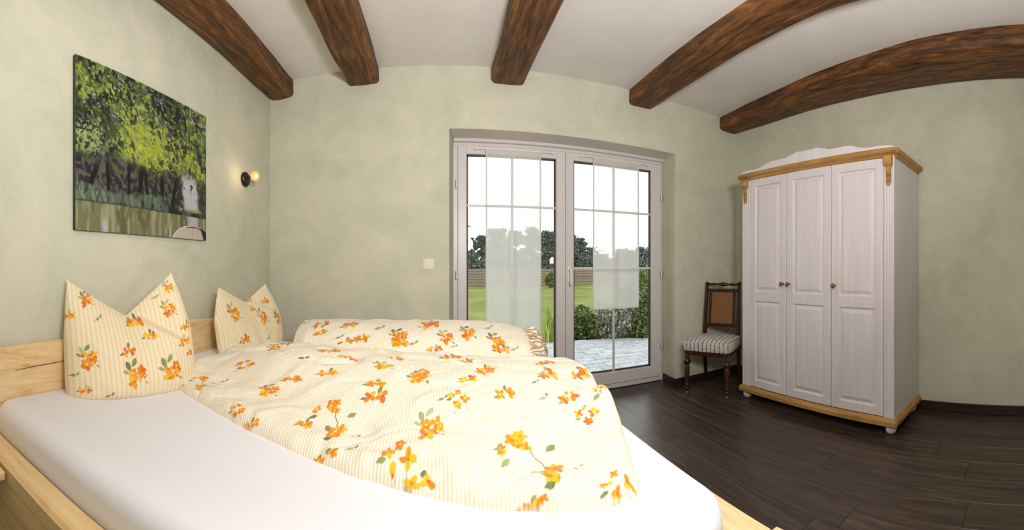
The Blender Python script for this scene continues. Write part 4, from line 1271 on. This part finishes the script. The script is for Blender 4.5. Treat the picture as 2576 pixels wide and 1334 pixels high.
# ------------------------------------------------------------------ pillows
def pillow(cx, cy, wdir, hw, HL, HR, Hl, Hr, Hv, w0, T, lean, label, motifs, crease, seed, tone=1):
    wd = Vector((wdir[0], wdir[1], 0)).normalized()
    nrm = Vector((wd.y, -wd.x, 0))          # towards the camera side
    root = empty('pillow', (cx, cy, ZM), label=label, cat='pillow', group='floral pillows at the headboard')
    n = 300
    w = np.linspace(-1, 1, n)[:, None] * np.ones((1, n))
    h_ = np.ones((n, 1)) * np.linspace(0, 1, n)[None, :]
    peak = np.where(w < w0, Hl, Hr)
    t = np.where(w < w0, (w0 - w) / (1 + w0), (w - w0) / (1 - w0))
    top = Hv + (peak - Hv) * np.clip(t, 0, 1) ** 1.08
    hl = np.interp(h_, [0, 0.12, 0.5, 0.8, 1], [HL[0] * 0.985, HL[0], HL[1], (HL[1] + HL[2]) / 2, HL[2]])
    hr = np.interp(h_, [0, 0.12, 0.5, 0.8, 1], [HR[0] * 0.985, HR[0], HR[1], (HR[1] + HR[2]) / 2, HR[2]])
    bl = smooth01((w + 0.3) / 0.6)
    half = hl * (1 - bl) + hr * bl
    A = w * half
    z = h_ * top
    # thickness: full low down, thinning to the ears
    edge = np.clip(1 - np.abs(w) ** 3.0, 0, 1) ** 0.55
    vert = (0.72 + 0.28 * np.clip(1 - (1 - np.clip(h_ / 0.22, 0, 1)) ** 2, 0, 1) ** 0.5) * np.clip(1 - h_ ** 2.4, 0, 1) ** 0.75
    th = T * edge * (0.15 + 0.85 * vert) * vert ** 0.3
    nz = fbm(A * 9 + seed, z * 8, seed, 3) - 0.5
    nz2 = fbm((A + z) * 22, (A - z) * 6, seed + 5, 2) - 0.5
    front = th + th / T * (nz * 0.030 + nz2 * 0.012)
    # karate-chop crease running down to the right from the notch
    for (a0, h0, a1, h1, dep, side) in crease:
        dxl, dyl = a1 - a0, h1 - h0
        L = math.hypot(dxl, dyl)
        hh = z / 0.48
        tt = np.clip(((w - a0) * dxl + (hh - h0) * dyl) / L ** 2, 0, 1)
        dist = -((w - a0) * dyl - (hh - h0) * dxl) / L * side
        fall = smooth01((1.05 - tt) / 0.35) * smooth01(tt / 0.03 + 0.4)
        front = front - dep * smooth01(dist / 0.07) * fall * np.exp(-np.clip(dist, 0, 9) / 0.45) * (th / T + 0.1)
    ln = lean * h_ * 0.9
    def pts(dep):
        P = np.zeros((n, n, 3))
        P[..., 0] = cx + wd.x * A + nrm.x * (dep - ln)
        P[..., 1] = cy + wd.y * A + nrm.y * (dep - ln)
        # the bottom bulges down and outwards
        P[..., 2] = ZM - 0.004 + z
        return P
    pr = Print(-hw - 0.1, hw + 0.1, -0.1, 0.7, 0.0013)
    for k, m_ in enumerate(motifs):
        pr.motif(m_[0] * hw, m_[1], m_[2], m_[3], 900 + k + seed * 31, 1.0, tone)
    grid_mesh('pillowcase', pts(front), M['print_pillow'], root, uv=np.stack([A + 0.02 * z, z], -1), color=pr.sample(A, z), flip=False)
    bk = np.minimum(-0.62 * th, -0.0005)
    m_ = 90
    ii = np.linspace(0, n - 1, m_).astype(int)
    pb = pts(bk)[np.ix_(ii, ii)]
    uvb = np.stack([A, z], -1)[np.ix_(ii, ii)]
    grid_mesh('pillowcase_back', pb, M['print_pillow'], root, uv=uvb, color=np.zeros((m_, m_, 4)), flip=True)
    return root
pillow(-1.150, 1.115, (0.41, 0.912), 0.290, (0.290, 0.290, 0.268), (0.290, 0.288, 0.216), 0.458, 0.484, 0.300, -0.03, 0.150, 0.095,
       'large floral pillow with two pointed ears nearest the camera at the headboard',
       [(-0.66, 0.375, 'bunch', 0.75), (-0.93, 0.31, 'pair', 0.7), (-0.54, 0.30, 'sprig', 0.9), (0.66, 0.42, 'bunch', 0.6), (0.42, 0.375, 'sprig', 0.9),
        (0.60, 0.325, 'bunch', 0.8), (0.05, 0.275, 'pair', 0.85), (0.20, 0.225, 'pair', 0.7), (0.84, 0.25, 'pair', 0.75), (0.74, 0.19, 'pair', 0.8),
        (0.80, 0.14, 'pair', 0.5), (-0.72, 0.155, 'bunch', 0.95), (-0.16, 0.175, 'pair', 0.8), (-0.10, 0.09, 'bunch', 1.1), (0.42, 0.09, 'bunch', 1.2),
        (-0.78, 0.04, 'pair', 0.6), (-0.50, 0.02, 'sprig', 1.0), (-0.92, 0.09, 'sprig', 0.9)],
       [(-0.03, 0.64, 0.78, 0.37, 0.075, 1)], 3)
pillow(-1.13, 2.14, (0.16, 0.987), 0.335, (0.325, 0.325, 0.245), (0.325, 0.335, 0.235), 0.392, 0.395, 0.285, 0.04, 0.095, 0.085,
       'smaller looking floral pillow with two pointed ears farther along the headboard by the corner',
       [(-0.55, 0.235, 'bunch', 1.2), (-0.5, 0.08, 'pair', 1.0), (0.12, 0.30, 'pair', 0.8), (0.52, 0.275, 'pair', 0.8), (0.22, 0.185, 'bunch', 1.1),
        (0.70, 0.165, 'bunch', 1.0), (0.05, 0.24, 'pair', 0.6), (-0.9, 0.34, 'sprig', 0.9), (0.15, 0.06, 'sprig', 1.1), (0.86, 0.06, 'sprig', 1.0)],
       [(0.04, 0.60, 0.8, 0.40, 0.030, 1)], 6)

# ------------------------------------------------------------------ bedside table (only its near corner shows)
ns_ = empty('bedside_table', (-1.20, 0.29, 0), label='light pine bedside table whose corner shows beside the bed rail', cat='table')
MB().box(XL + 0.055, -1.045, 0.08, 0.484, 0.474, 0.500, 0.003).build('tabletop', M['pine_y'], ns_)
for lx, ly in ((XL + 0.10, 0.11), (XL + 0.10, 0.475), (-1.20, 0.11), (-1.20, 0.475)):
    BX(lx - 0.018, lx + 0.018, ly - 0.018, ly + 0.018, 0, 0.474, bev=0.002).build('leg', M['pine'], ns_)

# ------------------------------------------------------------------ garden
lawn = st(BX(-40, 60, 5.66, 70, -0.35, -0.10).build('lawn', M['lawn']))
terr = st(BX(-1.5, 6.0, YD + 0.10, 5.66, -0.35, -0.075).build('terrace', M['joint']))
PVX, PVY = 0.24, 0.16
pv = MB().box(0.003, PVX - 0.003, 0.003, PVY - 0.003, -0.02, 0.0, 0.006)
pvm = bpy.data.meshes.new('paver'); pv.bm.to_mesh(pvm); pv.bm.free(); pvm.materials.append(M['paver'])
row = 0
yv = YD + 0.12
while yv < 5.62:
    xx = -0.1 + (row % 2) * PVX / 2
    while xx < 4.0:
        o = bpy.data.objects.new('paver', pvm); COL.objects.link(o); o.parent = terr
        o.location = (xx, yv, -0.055 + random.uniform(-0.003, 0.003)); o.rotation_euler = (random.uniform(-0.01, 0.01), random.uniform(-0.01, 0.01), 0)
        xx += PVX
    yv += PVY; row += 1

def leaf_cloud(name, lumps, count, size, mat, parent, seed, flat=0.0):
    rng = np.random.default_rng(seed)
    C_ = np.array([l[:3] for l in lumps]); Rr = np.array([l[3:6] for l in lumps])
    k = rng.integers(0, len(lumps), count)
    d = rng.normal(size=(count, 3)); d /= np.linalg.norm(d, axis=1)[:, None]
    r = np.abs(rng.normal(0.62, 0.30, count))
    c = C_[k] + d * Rr[k] * r[:, None]
    a = rng.normal(size=(count, 3)); a /= np.linalg.norm(a, axis=1)[:, None]
    b_ = np.cross(a, rng.normal(size=(count, 3))); b_ /= np.linalg.norm(b_, axis=1)[:, None]
    sz = size * rng.uniform(0.6, 1.3, count)[:, None]
    co = np.stack([c - a * sz, c + b_ * sz * 0.5, c + a * sz, c - b_ * sz * 0.5], 1).reshape(-1, 3)
    co -= np.array(wpos(parent)) if parent else 0
    me = bpy.data.meshes.new(name)
    me.vertices.add(len(co)); me.vertices.foreach_set('co', co.astype(np.float32).ravel())
    me.loops.add(count * 4); me.loops.foreach_set('vertex_index', np.arange(count * 4, dtype=np.int32))
    me.polygons.add(count); me.polygons.foreach_set('loop_start', np.arange(0, count * 4, 4, dtype=np.int32))
    me.update(calc_edges=True)
    return mesh_obj(name, me, mat, parent, None, 'stuff')

def tree(px, d, top_px, width, mat, label, seed, low=0.2):
    """px: bearing given as panorama column; d: distance; top_px: skyline row -> height in metres"""
    th = (px - CX) / FPX
    x_, y_ = d * math.sin(th), d * math.cos(th)
    Ht = 1.12 + (CY - top_px) / FPX * d
    root = empty('tree', (x_, y_, -0.1), label=label, cat='tree', group='trees beyond the lawn')
    rng = random.Random(seed)
    MB().tube([(x_, y_, -0.15), (x_ + 0.1, y_, Ht * 0.4), (x_, y_, Ht * 0.75)], [width * 0.07, width * 0.05, width * 0.02], 8).build('trunk', M['bark'], root, smooth=True)
    lumps = []
    for k in range(60):
        z = Ht * (low + (0.96 - low) * rng.random())
        f = math.sqrt(max(0.08, 1 - ((z / Ht - 0.5) / 0.62) ** 2))
        a = rng.random() * 6.28
        rr = width * 0.5 * f * rng.random() ** 0.5 * 0.9
        q = width * rng.uniform(0.10, 0.22)
        lumps.append((x_ + rr * math.cos(a), y_ + rr * math.sin(a), min(z, Ht - q * 0.8), q, q, q * 0.9))
    lumps.append((x_ + rng.uniform(-0.3, 0.3), y_, Ht - width * 0.16, width * 0.2, width * 0.2, width * 0.16))
    leaf_cloud('foliage', lumps, 14000, 0.085, mat, root, seed)
    return root
TR = [(1150, 31, 560, 2.4, 'tree', 'dark tree behind the frame at the far left of the left pane'),
      (1183, 29, 590, 1.0, 'tree', 'dark tree at the left edge of the left pane'),
      (1211, 31, 592, 1.1, 'tree', 'narrow dark tree just left of the long voile panel'),
      (1252, 30, 574, 2.1, 'tree', 'tree seen through the left half of the long voile panel'),
      (1297, 32, 578, 1.9, 'tree', 'tree seen through the middle of the long voile panel'),
      (1340, 30, 573, 1.9, 'tree', 'tree seen through the right edge of the long voile panel'),
      (1385, 28, 580, 1.8, 'tree', 'rounded dark tree right of the long voile panel'),
      (1428, 29, 586, 1.7, 'tree', 'tree behind the meeting stiles of the door'),
      (1457, 28, 598, 1.3, 'tree', 'dark tree at the left edge of the right pane'),
      (1482, 30, 622, 1.1, 'tree', 'lower dark tree left of the short voile panel'),
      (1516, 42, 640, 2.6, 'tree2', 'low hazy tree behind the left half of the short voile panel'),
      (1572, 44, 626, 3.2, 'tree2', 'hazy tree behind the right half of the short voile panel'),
      (1618, 40, 622, 2.2, 'tree', 'tree at the right edge of the right pane'),
      (1662, 38, 610, 2.8, 'tree', 'tree hidden mostly by the right door frame')]
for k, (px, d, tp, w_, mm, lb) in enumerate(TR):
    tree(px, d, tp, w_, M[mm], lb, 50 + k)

# hedge behind the fence closes the gaps between the trees
hg = empty('hedge', (8, 27, -0.1), label='dark hedge running behind the garden fence', cat='hedge')
lumps = [(xx, 27 + 0.4 * math.sin(xx), 1.0 + 0.35 * math.sin(xx * 1.7) - 0.03 * xx, 0.9, 0.6, 1.25) for xx in np.arange(-11, 22, 0.7)]
leaf_cloud('foliage', lumps, 50000, 0.13, M['tree'], hg, 5)
MB().tube([(-11, 27, 0.3), (22, 27, 0.3)], 0.04, 6).build('stems', M['bark'], hg)

fence = empty('garden_fence', (9, 23.5, -0.1), label='brown horizontal board fence at the far end of the lawn', cat='fence')
for k in range(-4, 7):
    x0 = 1.2 + k * 2.4
    BX(x0 - 0.05, x0 + 0.05, 23.46, 23.56, -0.15, 1.05, bev=0.01).build('post', M['fence'], fence)
    if k < 6:
        for j in range(6):
            BX(x0 + 0.02, x0 + 2.38, 23.43, 23.46, -0.02 + j * 0.17, 0.125 + j * 0.17).build('board', M['fence'], fence)

def shrub(px, d, w, hgt, mat, label, seed, count=3800, size=0.035, grp='shrubs at the terrace edge'):
    th = (px - CX) / FPX
    x_, y_ = d * math.sin(th), d * math.cos(th)
    root = empty('shrub', (x_, y_, -0.1), label=label, cat='shrub', group=grp)
    rng = random.Random(seed)
    lumps = []
    for k in range(12):
        a = rng.random() * 6.28; rr = w * 0.32 * rng.random()
        z = hgt * rng.uniform(0.15, 0.75)
        lumps.append((x_ + rr * math.cos(a), y_ + rr * math.sin(a) * 0.7, -0.1 + z, w * 0.22, w * 0.2, hgt * 0.24))
    leaf_cloud('foliage', lumps, count, size, mat, root, seed)
    m_ = MB()
    for k in range(7):
        a = rng.random() * 6.28
        m_.tube([(x_, y_, -0.12), (x_ + 0.3 * w * math.cos(a), y_ + 0.2 * w * math.sin(a), hgt * 0.6)], [0.012, 0.004], 5)
    m_.build('stems', M['bark'], root)
    return root
SH = [(1452, 6.35, 0.60, 0.46, 'bush', 'dark green shrub at the terrace edge, leftmost in the right pane'),
      (1492, 6.40, 0.62, 0.50, 'bush', 'green shrub under the left edge of the short voile panel'),
      (1530, 6.30, 0.58, 0.66, 'bush_grey', 'silvery shrub left of the glazing bar at the terrace edge'),
      (1568, 6.35, 0.62, 0.62, 'bush_grey', 'grey-leaved shrub right of the glazing bar at the terrace edge'),
      (1606, 6.45, 0.66, 0.80, 'bush', 'tall green shrub near the right edge of the right pane'),
      (1640, 6.50, 0.70, 1.00, 'bush', 'tallest green shrub behind the right door frame'),
      (1470, 7.6, 0.60, 0.48, 'bush', 'yellow-green shrub standing behind the terrace edge shrubs'),
      (1588, 7.8, 0.90, 1.05, 'bush', 'taller dark shrub behind the grey-leaved shrub'),
      (1620, 9.5, 1.0, 1.35, 'bush', 'tall shrub far right behind the others'),
      (1388, 22.0, 0.9, 1.0, 'bush', 'small round shrub far out on the lawn')]
for k, (px, d, w_, hh, mm, lb) in enumerate(SH):
    shrub(px, d, w_, hh, M[mm], lb, 80 + k, 3800 if d < 12 else 1500, 0.034 if d < 12 else 0.08)

# tall grass-like plant by the left leaf
def blade_plant(px, d, hgt, n, label, seed):
    th = (px - CX) / FPX
    x_, y_ = d * math.sin(th), d * math.cos(th)
    root = empty('ornamental_grass', (x_, y_, -0.1), label=label, cat='plant')
    rng = random.Random(seed)
    b = bmesh.new()
    for k in range(n):
        a = rng.random() * 6.28; hh = hgt * rng.uniform(0.5, 1.05); sp = rng.uniform(0.05, 0.28) * hgt
        w_ = rng.uniform(0.008, 0.016)
        bx_, by_ = x_ + rng.uniform(-0.06, 0.06), y_ + rng.uniform(-0.06, 0.06)
        px_, py_ = -math.sin(a) * w_, math.cos(a) * w_
        prev = None
        for j in range(5):
            t = j / 4
            q = (bx_ + math.cos(a) * sp * t * t, by_ + math.sin(a) * sp * t * t, -0.1 + hh * (t - 0.18 * t ** 3))
            f = 1 - t * 0.9
            cur = (b.verts.new((q[0] - px_ * f, q[1] - py_ * f, q[2])), b.verts.new((q[0] + px_ * f, q[1] + py_ * f, q[2])))
            if prev: b.faces.new((prev[0], prev[1], cur[1], cur[0]))
            prev = cur
    mb = MB(); mb.merge(b)
    mb.build('blades', M['reed'], root, kind='stuff')
    return root
blade_plant(1381, 5.95, 0.75, 90, 'tall yellow-green grass plant at the terrace edge behind the left leaf', 3)
bh_th = (1389 - CX) / FPX
bx_, by_ = 25.6 * math.sin(bh_th), 25.6 * math.cos(bh_th)
bh = empty('nesting_box', (bx_, by_, -0.1), label='small pale box on a post in front of the far trees', cat='birdhouse')
BX(bx_ - 0.04, bx_ + 0.04, by_ - 0.04, by_ + 0.04, -0.12, 1.32).build('post', M['bark'], bh)
MB().prism([(bx_ - 0.14, 1.32), (bx_ + 0.14, 1.32), (bx_ + 0.14, 1.62), (bx_, 1.76), (bx_ - 0.14, 1.62)], by_ - 0.13, by_ + 0.13, 'y').build('box', plain('pale_pink_paint', (226, 196, 184), 0.6), bh)
